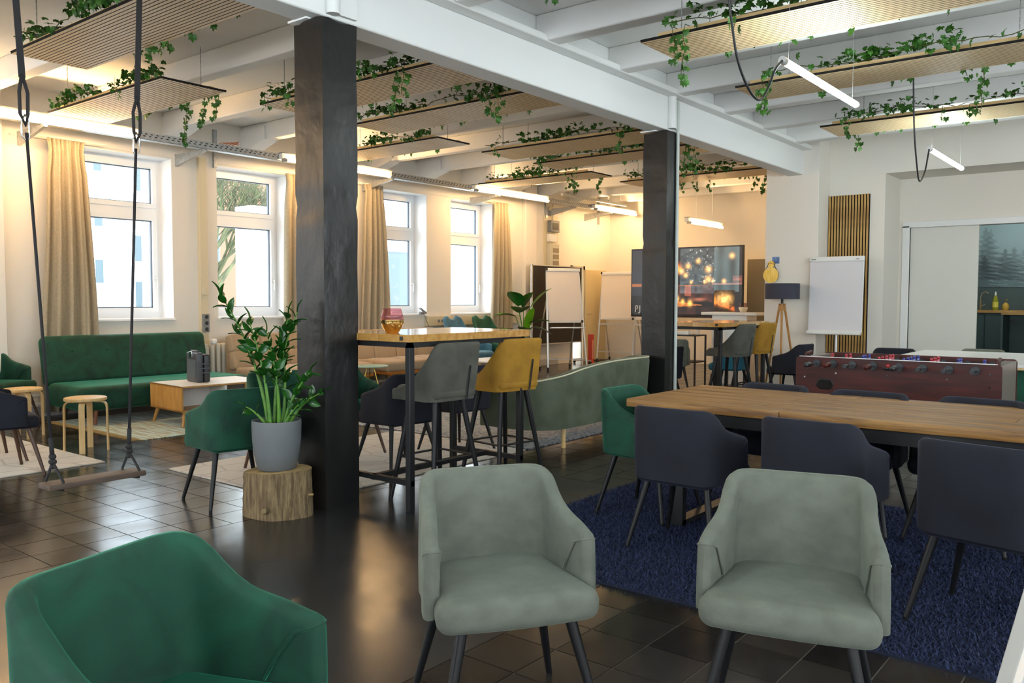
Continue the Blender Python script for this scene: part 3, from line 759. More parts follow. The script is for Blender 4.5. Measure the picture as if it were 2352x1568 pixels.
# ------------------------------------------------------------------ upholstered shells
def u_shell(arm, arc, back, wfn, ybfn, yf, rc, ztop, zbot, thick, zin, rows=7, flare=0.0):
    """closed U-shaped upholstered shell. columns run left arm front -> back -> right arm front.
    ztop(k) height of the rim at signed path position k in [-1,1]; k=0 back centre"""
    cols = []
    for i in range(arm): cols.append(('L', i / arm))
    for i in range(arc): cols.append(('LA', i / arc))
    for i in range(back): cols.append(('B', i / back))
    for i in range(arc): cols.append(('RA', i / arc))
    for i in range(arm + 1): cols.append(('R', i / arm))
    n = len(cols)
    def plan(c, z):
        k, t = c; w = wfn(z); yb = ybfn(z)
        if k == 'L': return Vector((-w - flare * sm(1 - t), lerp(yf, yb + rc, t))), Vector((-1, 0))
        if k == 'R': return Vector((w + flare * sm(t), lerp(yb + rc, yf, t))), Vector((1, 0))
        if k == 'LA':
            a = PI + t * PI / 2; return Vector((-w + rc + rc * math.cos(a), yb + rc + rc * math.sin(a))), Vector((math.cos(a), math.sin(a)))
        if k == 'RA':
            a = PI * 1.5 + t * PI / 2; return Vector((w - rc + rc * math.cos(a), yb + rc + rc * math.sin(a))), Vector((math.cos(a), math.sin(a)))
        return Vector((lerp(-w + rc, w - rc, t), yb)), Vector((0, -1))
    prof = []
    ends = [(-1, .0), (-1, .5), (-1, .87)], [(1, .87), (1, .5), (1, 0)]
    seq = [(0, .0, thick / 2), (0, .5, thick * .43), (0, .87, thick * .25)] + [(i, 1, 0) for i in range(n)] + [(n - 1, .87, thick * .25), (n - 1, .5, thick * .43), (n - 1, 0, thick / 2)]
    m = MB(); P = []
    for (ci, ts, ext) in seq:
        c = cols[ci]; kk = {'L': -1 + .4 * c[1], 'LA': -.6 + .25 * c[1], 'B': -.35 + .7 * c[1], 'RA': .35 + .25 * c[1], 'R': .6 + .4 * c[1]}[c[0]]
        zt = ztop(kk); th = thick * ts; pr = []
        def pt(z, off):
            p, nn = plan(c, z); p = p + nn * off; return (p.x, p.y + ext, z)
        dz = .0 if ts == 1 else (1 - ts) * thick * .25
        for j in range(rows + 1): pr.append(pt(lerp(zbot, zt - thick * .5 - dz, j / rows), th / 2))
        for j in range(1, 5):
            a = PI * j / 5; pr.append(pt(zt - thick * .5 - dz + math.sin(a) * thick * .5 * max(ts, .3), th / 2 * math.cos(a)))
        for j in range(rows + 1): pr.append(pt(lerp(zt - thick * .5 - dz, zin, j / rows), -th / 2))
        pr.append(pr[0])
        P.append(pr)
    m.grid(P)
    return m
def mk_chair_meshes():
    def zt(k):
        return slin([0, .50, .58, .66, .76, .88, 1.0], [.788, .788, .765, .708, .668, .648, .622], abs(k), .05)
    wf = lambda z: .228 - .008 * sm((z - .45) / .33)
    yb = lambda z: -.212 - .030 * (z - .40) / .38
    shell = u_shell(9, 7, 9, wf, yb, .105, .085, zt, .395, .050, .40, flare=.032)
    def seatfn(x, y, z):
        k = (y + .24) / .48
        s = lerp(.86, 1.06, sm(k))
        dome = .012 * (1 - (x / .25) ** 2) if z > 0 else 0
        return (x * s, y - (.02 * (abs(x) / .25) ** 2 if y > .1 else 0), z + dome)
    seat = MB().rbox((0, .005, .42), (.50, .47, .10), .042, 4, seatfn)
    pip = []
    for s in (-1, 1):
        pts = [(.252, -.05, .40), (.262, -.02, .47), (.272, .03, .54), (.280, .08, .588), (.281, .104, .598), (.274, .118, .603), (.256, .126, .606), (.238, .118, .603), (.231, .102, .598), (.226, .07, .585), (.221, .03, .53), (.214, .0, .475)]
        pip.append(MB().tube([(s * x, y, z) for x, y, z in pts], .0045, 6).mesh('piping', True))
    leg = {}
    for nm, (tx, ty, bx, by) in dict(fl=(-.17, .15, -.26, .235), fr=(.17, .15, .26, .235), rl=(-.17, -.14, -.25, -.235), rr=(.17, -.14, .25, -.235)).items():
        leg[nm] = MB().cyl((tx, ty, .40), (bx, by, .012), .020, .0115, 14).cyl((bx, by, 0), (bx, by, .014), .011, .0115, 12).mesh('leg', True, 50)
    return shell.mesh('shell', True, 70), seat.mesh('seat', True), pip, leg
CH_SHELL, CH_SEAT, CH_PIP, CH_LEG = mk_chair_meshes()
def armchair(label, x, y, deg, color, legm=leg_black, group=None, z=0):
    t = thing('armchair', label, 'chair', (x, y, z), rad(deg), group)
    link('shell', CH_SHELL, velvet[color], t); link('seat', CH_SEAT, velvet[color], t); [link('piping', q, velvet[color], t) for q in CH_PIP]
    for k in ('fl', 'fr', 'rl', 'rr'): link('leg', CH_LEG[k], legm, t)
    return t
armchair('sage velvet armchair in the foreground centre, facing the viewer', -1.715, 2.105, 236, 'sage', group='sage armchairs in front')
armchair('sage velvet armchair in the foreground right, on the edge of the blue rug', -.939, 2.617, 195.7, 'sage', group='sage armchairs in front')
armchair('emerald velvet armchair cut off at the bottom left, closest to the viewer', -1.566, .912, 286.5, 'green', group='emerald armchairs').scale = (1.05, 1.05, 1.05)
armchair('emerald velvet armchair seen from behind, left of the potted plant', -5.02, 3.25, 79, 'green', group='emerald armchairs')
armchair('emerald velvet armchair at the left head of the long wooden table', -2.62, 4.70, 270, 'green', group='emerald armchairs', z=.022)
RZ = .022
armchair('navy armchair with its back to us at the left end of the wooden table', -2.072, 4.169, 359, 'navy', group='navy chairs at the wooden table', z=RZ)
armchair('navy armchair with its back to us in the middle of the wooden table', -1.364, 4.197, 358, 'navy', group='navy chairs at the wooden table', z=RZ)
armchair('navy armchair with its back to us cut by the right edge of the view', -.575, 3.96, 348, 'navy', group='navy chairs at the wooden table', z=RZ)
armchair('navy chair across the wooden table, leftmost, only its top rim showing', -2.133, 5.30, 175, 'navy', group='navy chairs at the wooden table', z=RZ)
armchair('navy chair across the wooden table, in front of the football table', -1.507, 5.24, 176, 'navy', group='navy chairs at the wooden table', z=RZ)
armchair('navy chair across the wooden table, rightmost rim below the green cabinet', -.90, 5.26, 172, 'navy', group='navy chairs at the wooden table', z=RZ)
armchair('navy armchair seen behind the grey bar stool', -4.97, 4.74, 84, 'navy', group='navy chairs behind the bar table')
armchair('navy armchair seen between the grey and the mustard bar stool', -5.12, 5.62, 86, 'navy', group='navy chairs behind the bar table')
armchair('pale green armchair half hidden behind the potted plant', -5.55, 4.05, 250, 'green', leg_brown, 'emerald armchairs')
armchair('dark green armchair whose edge shows right of the near column', -5.75, 4.85, 262, 'green', leg_brown, 'emerald armchairs')
armchair('navy armchair with brown legs at the far left, nearest of three in a row', -7.15, 2.57, 356, 'navy', leg_brown, 'navy chairs at the left edge')
armchair('navy armchair at the far left, middle of three in a row', -7.80, 2.70, 356, 'navy', leg_brown, 'navy chairs at the left edge')
armchair('navy armchair at the far left, farthest of three in a row', -8.45, 2.72, 356, 'navy', leg_brown, 'navy chairs at the left edge')
armchair('dark green armchair by the wall left of the green sofa, arm seam showing', -9.93, 3.62, 297, 'green', leg_brown, 'green chairs at the left edge')
armchair('dark green armchair at the left edge, in front of another green one', -9.36, 2.95, 304, 'green', leg_brown, 'green chairs at the left edge')
armchair('navy armchair facing left beside the tripod lamp', -4.12, 11.22, 86, 'navy', group='navy chairs by the far bar table')
armchair('navy armchair seen from behind just right of the far column', -5.15, 9.45, 90, 'navy', group='navy chairs by the far bar table')
armchair('teal armchair under the far bar table', -5.05, 11.35, 95, 'teal')
armchair('sage armchair half hidden behind the leg of the far bar table', -6.0, 11.4, 30, 'sage')
armchair('navy armchair tip showing above the far corner of the football table', -2.72, 10.75, 180, 'navy')
armchair('sage armchair behind the white table, left of the two rims', -1.85, 11.25, 178, 'sage', group='sage chairs behind the white table')
armchair('sage armchair behind the white table, cut by the right edge', -1.15, 11.25, 178, 'sage', group='sage chairs behind the white table')

# bar stools
def mk_stool():
    def zt(k):
        return slin([0, .50, .57, .66, .76, .88, 1.0], [1.09, 1.088, 1.05, .93, .84, .79, .765], abs(k), .05)
    wf = lambda z: .198 + .008 * sm((z - .70) / .1) - .006 * sm((z - .85) / .2)
    yb = lambda z: -.165 - .062 * (z - .70) / .38
    sh = u_shell(9, 7, 8, wf, yb, .20, .06, zt, .695, .045, .70)
    seat = MB().rbox((0, .02, .745), (.40, .44, .085), .04, 4, lambda x, y, z: (x * (1 - .12 * sm((y - .0) / .22)), y, z))
    seam = MB().tube([(.085, -.198, .70), (.088, -.212, .80), (.092, -.230, .93)], .0035, 5).tube([(.097, -.198, .70), (.099, -.212, .80), (.102, -.230, .93)], .0035, 5)
    legs = [MB().cyl((sx * .125, sy * .115, .71), (sx * .235, sy * .215, 0), .021, .015, 14).mesh('leg', True, 50) for sx in (-1, 1) for sy in (1, -1)]
    def at(sx, sy, z): u = z / .71; return (sx * lerp(.235, .125, u), sy * lerp(.215, .115, u), z)
    ring = []
    for a, b in (((-1, -1), (1, -1)), ((1, -1), (1, 1)), ((1, 1), (-1, 1)), ((-1, 1), (-1, -1))):
        ring.append(MB().cyl(at(*a, .30), at(*b, .30), .008, n=10).mesh('footrest', True, 50))
    return sh.mesh('shell', True, 70), seat.mesh('seat', True), seam.mesh('seam'), legs, ring
ST = mk_stool()
def stool(label, x, y, deg, c):
    t = thing('bar_stool', label, 'bar stool', (x, y, 0), rad(deg), 'velvet bar stools at the two bar tables')
    link('shell', ST[0], velvet[c], t); link('seat', ST[1], velvet[c], t); link('seam', ST[2], darkpl, t)
    for l in ST[3]: link('leg', l, leg_black, t)
    for l in ST[4]: link('footrest', l, blackmetal, t)
stool('grey velvet bar stool tucked under the near bar table', -3.985, 4.17, 87, 'gstool')
stool('mustard velvet bar stool at the near bar table', -4.02, 4.93, 82, 'ochre')
stool('grey velvet bar stool at the far bar table by the lamp', -4.25, 9.60, 85, 'gstool')
stool('mustard velvet bar stool at the far bar table by the lamp', -4.27, 10.31, 84, 'ochre')

def bar_table(label, x, y, lx, ly, z):
    """x,y = near right corner; extends -X by lx and +Y by ly"""
    t = thing('bar_table', label, 'bar table', (x - lx / 2, y + ly / 2, 0), 0, 'tall oak bar tables')
    hx, hy = lx / 2, ly / 2
    n = 8; w = 2 * hx / n
    st = MB().box((-w / 2 + .0006, -hy, z - .048), (w / 2 - .0006, hy, z)).mesh('stave')
    top = part('tabletop', MB().box((-hx + .01, -hy + .01, z - .046), (hx - .01, hy - .01, z - .002)), barwood, t)
    for i in range(n): link('stave', st, barwood if i % 2 else barwood_y, top, loc=(-hx + (i + .5) * w, 0, 0))
    part('corner_plug', MB().box((hx - .09, -hy - .001, z - .038), (hx - .06, -hy, z - .012)), darkpl, top)
    fr = MB(); e = .044; i = .03
    zz0, zz1 = z - .085, z - .048
    part('apron', MB().box((-hx + i, -hy + i, zz0), (hx - i, -hy + i + .03, zz1)).box((-hx + i, hy - i - .03, zz0), (hx - i, hy - i, zz1)).box((-hx + i, -hy + i, zz0), (-hx + i + .03, hy - i, zz1)).box((hx - i - .03, -hy + i, zz0), (hx - i, hy - i, zz1)), blackmetal, t)
    for sx in (-1, 1):
        for sy in (-1, 1):
            cx, cy = sx * (hx - i - e / 2), sy * (hy - i - e / 2)
            part('leg', MB().box((cx - e / 2, cy - e / 2, 0), (cx + e / 2, cy + e / 2, zz0 + .02)), blackmetal, t, bevel=.004)
    for sy in (-1, 1): part('foot_rail', MB().box((-hx + i, sy * (hy - i - .025) - .016, .17), (hx - i, sy * (hy - i - .025) + .016, .205)), blackmetal, t)
    part('foot_rail', MB().box((-.02, -hy + i, .17), (.02, hy - i, .205)), blackmetal, t)
bar_table('tall oak bar table with black steel frame right of the near column', -3.80, 3.73, .78, 1.25, 1.15)
bar_table('tall oak bar table with black frame beyond the far column', -4.08, 8.98, .75, 1.38, 1.11)

def tealight(name, label, x, y, z, s, glass, base):
    t = thing(name, label, 'candle holder', (x, y, z), 0, 'glass tealight holders')
    part('bowl', MB().lathe([(0, .012), (.035, .012), (.033, .004), (.04, 0), (.046, .004), (.05, .012), (.066, .035), (.076, .065), (.076, .085)], n=32).xf(Matrix.Scale(s, 4)), base, t, smooth=True, ang=60)
    part('glass_rim', MB().lathe([(.076, .085), (.074, .11), (.066, .14), (.06, .16), (.058, .16), (.064, .14), (.072, .11), (.074, .085)], n=32).xf(Matrix.Scale(s, 4)), glass, t, smooth=True)
tealight('tealight_holder', 'gold mirrored tealight glass with pink rim on the near bar table', -4.16, 3.92, 1.15, 1.02, pinkglass, gold)
tealight('tealight_holder', 'small glass tealight on the white high table below the fireplace picture', -5.62, 13.15, 1.17, .95, clearglass, mat('tealight_cream', (.75, .66, .5), .3))

# long wooden table
t = thing('dining_table', 'long rustic plank table with black steel legs on the blue rug', 'table', (-1.25, 4.93, 0))
hx, y0, y1, z = 1.38, -.51, .53, .775
np_ = 6; pw = (y1 - y0) / np_
rnd = random.Random(4)
for i in range(np_):
    cuts = sorted([-hx, hx] + [rnd.uniform(-.9, 1.1) for _ in range(1 + i % 2)])
    for a, b in zip(cuts[:-1], cuts[1:]):
        pm = MB().rbox(((a + b) / 2, y0 + (i + .5) * pw, z - .024 + rnd.uniform(-.001, .001)), (b - a - .002, pw - .002, .048), .004, 1)
        part('plank', pm, tabletop_mat, t, smooth=True, ang=40)
ap = MB().box((-hx + .1, y0 + .05, z - .125), (hx - .1, y0 + .08, z - .05)).box((-hx + .1, y1 - .08, z - .125), (hx - .1, y1 - .05, z - .05)).box((-hx + .1, y0 + .05, z - .125), (-hx + .13, y1 - .05, z - .05)).box((hx - .13, y0 + .05, z - .125), (hx - .1, y1 - .05, z - .05))
part('apron', ap, blackmetal, t)
for sx in (-1, 1):
    for yy in (y0 + .12, y1 - .12): part('leg', MB().beam((sx * (hx - .3), yy, z - .1), (sx * (hx - .3), lerp(yy, 0, .0), RZ), .08, .05), blackmetal, t)
    part('leg_foot', MB().box((sx * (hx - .3) - .04, y0 + .1, RZ), (sx * (hx - .3) + .04, y1 - .1, RZ + .03)), blackmetal, t)

# ------------------------------------------------------------------ rugs
def rug(label, x0, x1, y0, y1, m, rz=0, h=.012, fringe=None, name='rug'):
    t = tag(part(name, MB().rbox((0, 0, h / 2), (x1 - x0, y1 - y0, h), .005, 1), m, None, loc=((x0 + x1) / 2, (y0 + y1) / 2, 0), rot=(0, 0, rz)), label, 'rug')
    return t
shag = mat('shag_base', '0d1730', .95)
bt = thing('shag_rug', 'thick navy blue shag rug under the long wooden table', 'rug', (-1.45, 4.62, 0))
part('backing', MB().box((-1.70, -1.22, 0), (1.75, 1.25, .008)), shag, bt)
sh = MB(); rnd = random.Random(11)
NX, NY = 320, 220
def tuft(x, y):
    h = rnd.uniform(.016, .032); a = rnd.uniform(0, 6.28); w = .0042; lx, ly = rnd.uniform(-.014, .014), rnd.uniform(-.014, .014)
    dx, dy = w * math.cos(a), w * math.sin(a)
    o = len(sh.v); sh.v += [(x - dx, y - dy, .006), (x + dx, y + dy, .006), (x + lx * .6 + dx * .8, y + ly * .6 + dy * .8, h * .7), (x + lx * .6 - dx * .8, y + ly * .6 - dy * .8, h * .7), (x + lx * 1.5, y + ly * 1.5, h)]
    sh.f += [(o, o + 1, o + 2, o + 3), (o + 3, o + 2, o + 4)]
for i in range(NX):
    for j in range(NY):
        tuft(-1.70 + 3.45 * (i + rnd.random()) / NX, -1.22 + 2.47 * (j + rnd.random()) / NY)
shagpile = mat('shag_pile', '0e1730', .85, col2='222f56', scale=90, detail=2, sheen=.5, sheencol='8ea2e0')
o = part('pile', sh, shagpile, bt); o['kind'] = 'stuff'
ball = MB(); rnd = random.Random(2)
for k in range(700):
    u = rnd.uniform(-1, 1); a = rnd.uniform(0, 6.28); s = math.sqrt(1 - u * u); d = Vector((s * math.cos(a), s * math.sin(a), u)); p = d * .035; q = d * rnd.uniform(.05, .062)
    e = d.cross(Vector((0, 0, 1))).normalized() * .004
    n0 = len(ball.v); ball.v += [tuple(p - e), tuple(p + e), tuple(q)]; ball.f.append((n0, n0 + 1, n0 + 2))
fl = thing('pompom', 'fluffy blue tuft on the floor at the bottom edge between the sage chairs', 'pompom', (-1.0, 2.12, .055))
part('core', MB().rbox((0, 0, 0), (.08, .08, .08), .04, 4), shagpile, fl, smooth=True); part('fluff', ball, shagpile, fl)['kind'] = 'stuff'

trel = rug_mat('rug_trellis', 'a89c8a', 'cfc6b6', 'trellis')
rug('cream rug with grey trellis lines under the navy chairs at the far left', -9.6, -7.0, .6, 3.32, trel)
rug('worn cream rug under the chairs between column and bar table', -6.32, -4.62, 3.50, 6.0, rug_mat('rug_worn', '9c9386', 'bdb5a8', 'trellis'))
st1 = rug('woven beige and pale turquoise flat rug under the coffee table', -9.75, -7.80, 4.05, 6.6, rug_mat('rug_kelim', '86703f', 'a9c9c2', 'stripe'), h=.008)
rug('grey blue mottled rug under the sage loveseat', -7.2, -4.62, 6.04, 8.6, rug_mat('rug_loveseat', '4a4f58', '9a9690', 'speckle'))
kw = thing('rug_fringe', 'tan fringe along the end of the flat rug by the green sofa', 'fringe', (-8.8, 4.05, .004))
fr = MB()
for k in range(120):
    x = -.95 + k * .016; fr.tube([(x, .02, .003), (x + rnd.uniform(-.01, .01), -.03, .002), (x + rnd.uniform(-.02, .02), -.07, .001)], .003, 4)
o = part('strands', fr, mat('fringe_tan', 'a08a5c', .9), kw); o['kind'] = 'stuff'
# ------------------------------------------------------------------ sofas
t = thing('sofa_bed', 'long emerald velvet sofa bed against the window wall', 'sofa', (-9.53, 5.06, 0))
g = velvet['green']
tilt = Matrix.Translation((-.42, 0, .42)) @ Matrix.Rotation(rad(-12), 4, 'Y')
part('backrest', MB().rbox((0, 0, .24), (.17, 2.02, .58), .075, 5).xf(tilt), g, t, smooth=True)
part('seat', MB().rbox((.10, 0, .30), (.84, 2.06, .26), .07, 5), g, t, smooth=True)
btn = MB().rbox((0, 0, 0), (.015, .03, .03), .007, 2).mesh('button', True)
for r_ in (.18, .34):
    for k in range(5):
        p = tilt @ Vector((.083, -.8 + k * .4 + (.2 if r_ > .2 else 0) - .1, r_)); link('button', btn, g, t, loc=p)
for sx in (-.28, .40):
    for sy in (-.82, .82): part('leg', MB().cyl((sx, sy, .18), (sx + (.03 if sx > 0 else -.03), sy * 1.03, .008), .024, .016), leg_brown if sx < 0 else mat('walnut_leg', '8a4f24', .4), t, smooth=True, ang=40)

def beige_sofa(label, y0, y1, chaise=0):
    t = thing('sofa', label, 'sofa', (-9.53, (y0 + y1) / 2, 0), 0, 'beige tufted sofas along the windows')
    L = y1 - y0; n = 4; w = L / n
    tl = Matrix.Translation((-.38, 0, .42)) @ Matrix.Rotation(rad(-12), 4, 'Y')
    for k in range(n):
        for (za, zb, dx) in ((.0, .24, 0), (.24, .47, .0)):
            part('back_cushion', MB().rbox((dx, -L / 2 + (k + .5) * w, (za + zb) / 2), (.16, w + .004, zb - za + .012), .035, 3).xf(tl), beige, t, smooth=True)
    for k in range(n):
        part('seat_cushion', MB().rbox((.06, -L / 2 + (k + .5) * w, .375), (.78, w + .004, .17), .05, 4,
             lambda x, y, z: (x, y, z + (.015 * math.cos(x * 8) * math.cos(y * 6) if z > 0 else 0))), beige, t, smooth=True)
    fr = MB().box((-.34, -L / 2 + .02, .255), (.44, L / 2 - .02, .295))
    part('wood_frame', fr, orangewood, t, bevel=.006)
    for sx in (-.28, .39):
        for sy in (-1, 1): part('leg', MB().beam((sx, sy * (L / 2 - .12), .26), (sx, sy * (L / 2 - .12), .005), .05, .05), orangewood, t)
    return t
beige_sofa('beige tufted sofa partly hidden by the plant and the near column', 6.42, 8.22)
beige_sofa('beige tufted sofa seen under the near bar table', 8.45, 10.32)

# loveseat
def zt(k): return slin([-1, -.6, -.42, -.25, 0, .3, .6, 1], [.585, .61, .69, .745, .782, .79, .775, .62], k, .12)
t = thing('loveseat', 'curved sage velvet loveseat with piped rim and pale legs, back to us', 'sofa', (-4.77, 7.0, 0), rad(90))
sv = mat('velvet_loveseat', '49503f', .88, col2='596150', scale=5, sheen=.35, sheencol='c4cdb8', bump=.15, bscale=300, bdist=.002)
part('shell', u_shell(8, 8, 16, lambda z: .97, lambda z: -.34 - .05 * (z - .2) / .6, .36, .30, zt, .185, .10, .30), sv, t, smooth=True, ang=70)
part('seat_cushion', MB().rbox((0, .06, .33), (1.82, .72, .22), .07, 4), sv, t, smooth=True)
pts = []
for i in range(41):
    k = -1 + 2 * i / 40
    if k < -.6: x, y = -1.007, lerp(.36, -.09, (k + 1) / .4)
    elif k < -.35: a = PI + (k + .6) / .25 * PI / 2; x, y = -.67 + .337 * math.cos(a), -.089 + .337 * math.sin(a)
    elif k < .35: x, y = lerp(-.67, .67, (k + .35) / .7), -.426
    elif k < .6: a = PI * 1.5 + (k - .35) / .25 * PI / 2; x, y = .67 + .337 * math.cos(a), -.089 + .337 * math.sin(a)
    else: x, y = 1.007, lerp(-.09, .36, (k - .6) / .4)
    pts.append((x, y, zt(k) - .012))
part('piping', MB().tube(pts, .009, 6), mat('velvet_piping', 'c9c3a6', .8), t, smooth=True)
for sx, sy in ((-.66, -.33), (.66, -.33), (-.6, .40), (.6, .40)): part('leg', MB().cyl((sx, sy, .20), (sx, sy, .0), .022, .020), birch, t, smooth=True, ang=40)

# ------------------------------------------------------------------ coffee table, case, stools, side tables
t = thing('coffee_table', 'low oak box coffee table with white top in front of the green sofa', 'coffee table', (-8.52, 5.24, 0), rad(-4))
lx, ly, z0, z1 = .37, .52, .17, .445
part('top', MB().box((-lx + .01, -ly + .01, z1 - .002), (lx - .01, ly - .01, z1 + .002)), boardwhite, t)
part('body', MB().box((-lx, -ly, z1 - .018), (lx, ly, z1 - .002)).box((-lx, -ly, z0), (lx, ly, z0 + .018)).box((-lx, -ly, z0), (lx, -ly + .018, z1 - .002)).box((-lx, ly - .018, z0), (lx, ly, z1 - .002)), oakx, t)
part('back_panel', MB().box((-.01, -ly + .018, z0 + .018), (.0, ly - .018, z1 - .018)), boardwhite, t)
part('divider', MB().box((0, -.02, z0 + .018), (lx - .01, .0, z1 - .018)), boardwhite, t)
part('drawer_front', MB().box((lx - .015, ly - .30, z0 + .02), (lx, ly - .02, z1 - .02)), oak, t)
for sx in (-1, 1):
    for sy in (-1, 1): part('leg', MB().cyl((sx * (lx - .06), sy * (ly - .06), z0), (sx * (lx - .025), sy * (ly - .02), .010), .024, .014), birch if 0 else oakx, t, smooth=True, ang=40)
t = thing('tool_case', 'dark grey plastic power tool case standing on the coffee table', 'tool case', (-8.55, 5.12, .448), rad(-8))
cs = mat('case_grey', (.055, .06, .07), .4)
part('half_shell', MB().rbox((0, -.05, .165), (.30, .075, .33), .02, 2), cs, t, smooth=True, ang=50)
part('half_shell', MB().rbox((0, .03, .155), (.30, .07, .31), .02, 2), mat('case_dark', (.03, .03, .032), .4), t, smooth=True, ang=50)
part('handle', MB().box((-.09, -.065, .325), (.09, -.03, .352)), cs, t, bevel=.008)
part('latch', MB().box((-.05, -.095, .27), (.03, -.085, .34)), chrome, t, bevel=.004)
part('panel', MB().box((-.11, -.091, .06), (.11, -.087, .25)), mat('case_panel', (.09, .105, .12), .5), t, bevel=.004)
for zz in (.10, .15, .20): part('rib', MB().box((.15, -.09, zz), (.154, .065, zz + .012)), cs, t)

def bent_stool(label, x, y, deg):
    t = thing('stool', label, 'stool', (x, y, 0), rad(deg), 'birch bentwood stools')
    part('seat', MB().lathe([(0, .455), (.165, .455), (.175, .459), (.178, .470), (.175, .482), (.165, .486), (0, .486)], n=40), birch, t, smooth=True, ang=50)
    for k in range(4):
        a = k * PI / 2 + PI / 4; c, s = math.cos(a), math.sin(a); m = MB(); P = []
        path = [(.08, .445), (.13, .445), (.155, .438), (.170, .42), (.176, .39), (.178, .2), (.180, 0)]
        w = .024; th = .013
        rows = []
        for i, (r, z) in enumerate(path):
            p0 = path[max(i - 1, 0)]; p1 = path[min(i + 1, len(path) - 1)]; d = Vector((p1[0] - p0[0], p1[1] - p0[1])).normalized(); nrm = Vector((-d.y, d.x)) * th / 2
            row = []
            for (du, dv) in ((-w, 1), (w, 1), (w, -1), (-w, -1), (-w, 1)):
                rr = r + nrm.x * dv; zz = z + nrm.y * dv
                row.append((rr * c - du * s, rr * s + du * c, max(zz, 0)))
            rows.append(row)
        m.grid(rows); m.f.append((len(m.v) - 5, len(m.v) - 4, len(m.v) - 3, len(m.v) - 2)); m.f.append((0, 1, 2, 3))
        part('leg', m, birch, t)
bent_stool('round birch stool beside the rope swing, nearest stool', -7.69, 3.48, 10)
bent_stool('round birch stool by the green chairs at the left, behind the swing rope', -8.92, 3.43, 40)

t = thing('side_table', 'small round pale turquoise side table with thin brass legs', 'side table', (-8.72, 7.80, 0))
part('top', MB().lathe([(0, .44), (.24, .44), (.245, .447), (.24, .455), (0, .455)], n=36), mat('turq_top', '8fb0a4', .35), t, smooth=True, ang=40)
for k in range(3):
    a = k * 2.094 + .4; part('leg', MB().cyl((.05 * math.cos(a), .05 * math.sin(a), .44), (.17 * math.cos(a), .17 * math.sin(a), .010), .009), brass, t, smooth=True, ang=40)
t = thing('low_table', 'white topped low table in front of the wing chairs', 'low table', (-8.25, 9.95, 0))
part('top', MB().box((-.35, -.5, .43), (.35, .5, .45)), boardwhite, t, bevel=.004)
for sx in (-1, 1):
    for sy in (-1, 1): part('leg', MB().cyl((sx * .3, sy * .45, .43), (sx * .3, sy * .45, 0), .012), alu, t)

# wing chairs
def wing(label, x, y, deg, c):
    t = thing('wing_chair', label, 'chair', (x, y, 0), rad(deg), 'velvet wing chairs by the fourth window')
    def zt(k): return interp([0, .12, .3, .42, .55, .7, 1], [1.02, 1.03, 1.09, 1.06, .85, .66, .60], abs(k))
    part('shell', u_shell(7, 7, 9, lambda z: .30 + .03 * sm((z - .4) / .4), lambda z: -.25 - .16 * (z - .38) / .7, .20, .14, zt, .36, .06, .40), velvet[c], t, smooth=True, ang=70)
    part('seat', MB().rbox((0, .03, .42), (.56, .56, .13), .055, 4), velvet[c], t, smooth=True)
    for sx in (-1, 1):
        for sy in (-1, 1): part('leg', MB().cyl((sx * .2, sy * .18, .37), (sx * .27, sy * .25, 0), .018, .012), birch, t, smooth=True, ang=40)
wing('light blue velvet wing chair below the fourth window', -9.5, 10.80, -80, 'blue')
wing('green velvet wing chair beside the leafy plant', -9.5, 11.55, -85, 'darkgreen')

# ------------------------------------------------------------------ rope swing
t = thing('rope_swing', 'wooden swing board on two black ropes hanging from the ceiling', 'swing', (-5.06, 2.33, 0))
part('board', MB().rbox((0, 0, .295), (.15, .57, .032), .004, 1), swingwood, t, smooth=True, ang=40)
for s, (yt, yb_) in ((-1, (-.36, -.225)), (1, (.345, .225))):
    zt_ = 3.76; zk = .43
    def at(z): return (-.02, lerp(yb_, yt, (z - zk) / (3.1 - zk)), z)
    part('strap', MB().beam(at(zt_), at(2.60), .035, .006, up=(1, 0, 0)), ropemat, t)
    loop = [at(2.62), (at(2.5)[0], at(2.5)[1] - .022, 2.52), (at(2.5)[0], at(2.5)[1] - .02, 2.40), at(2.34), (at(2.5)[0], at(2.5)[1] + .02, 2.40), (at(2.5)[0], at(2.5)[1] + .022, 2.52), at(2.62)]
    part('sling_loop', MB().tube(loop, .010, 8), ropemat, t, smooth=True)
    part('carabiner', MB().tube([at(2.40), (-.02, at(2.4)[1] + .02, 2.36), (-.02, at(2.4)[1] + .02, 2.28), at(2.25), (-.02, at(2.4)[1] - .02, 2.28), (-.02, at(2.4)[1] - .02, 2.36), at(2.40)], .005, 8), chrome, t, smooth=True)
    part('rope', MB().tube([at(2.30), at(1.4), at(zk)], .009, 8), ropemat, t, smooth=True)
    kn = MB()
    for q, r_ in ((.0, .024), (.03, .022), (-.03, .02)): kn.rbox((at(zk)[0], at(zk)[1], zk + q), (r_ * 1.7, r_ * 1.7, .03), .013, 2)
    kn.cyl(at(zk + .03), at(zk + .14), .013)
    part('knot', kn, ropemat, t, smooth=True)
    part('rope_sling', MB().tube([at(zk), (-.065, yb_ - .02, .32), (-.07, yb_ - .02, .275), (.06, yb_ + .02, .272), (.065, yb_ + .02, .32), at(zk)], .008, 8), ropemat, t, smooth=True)

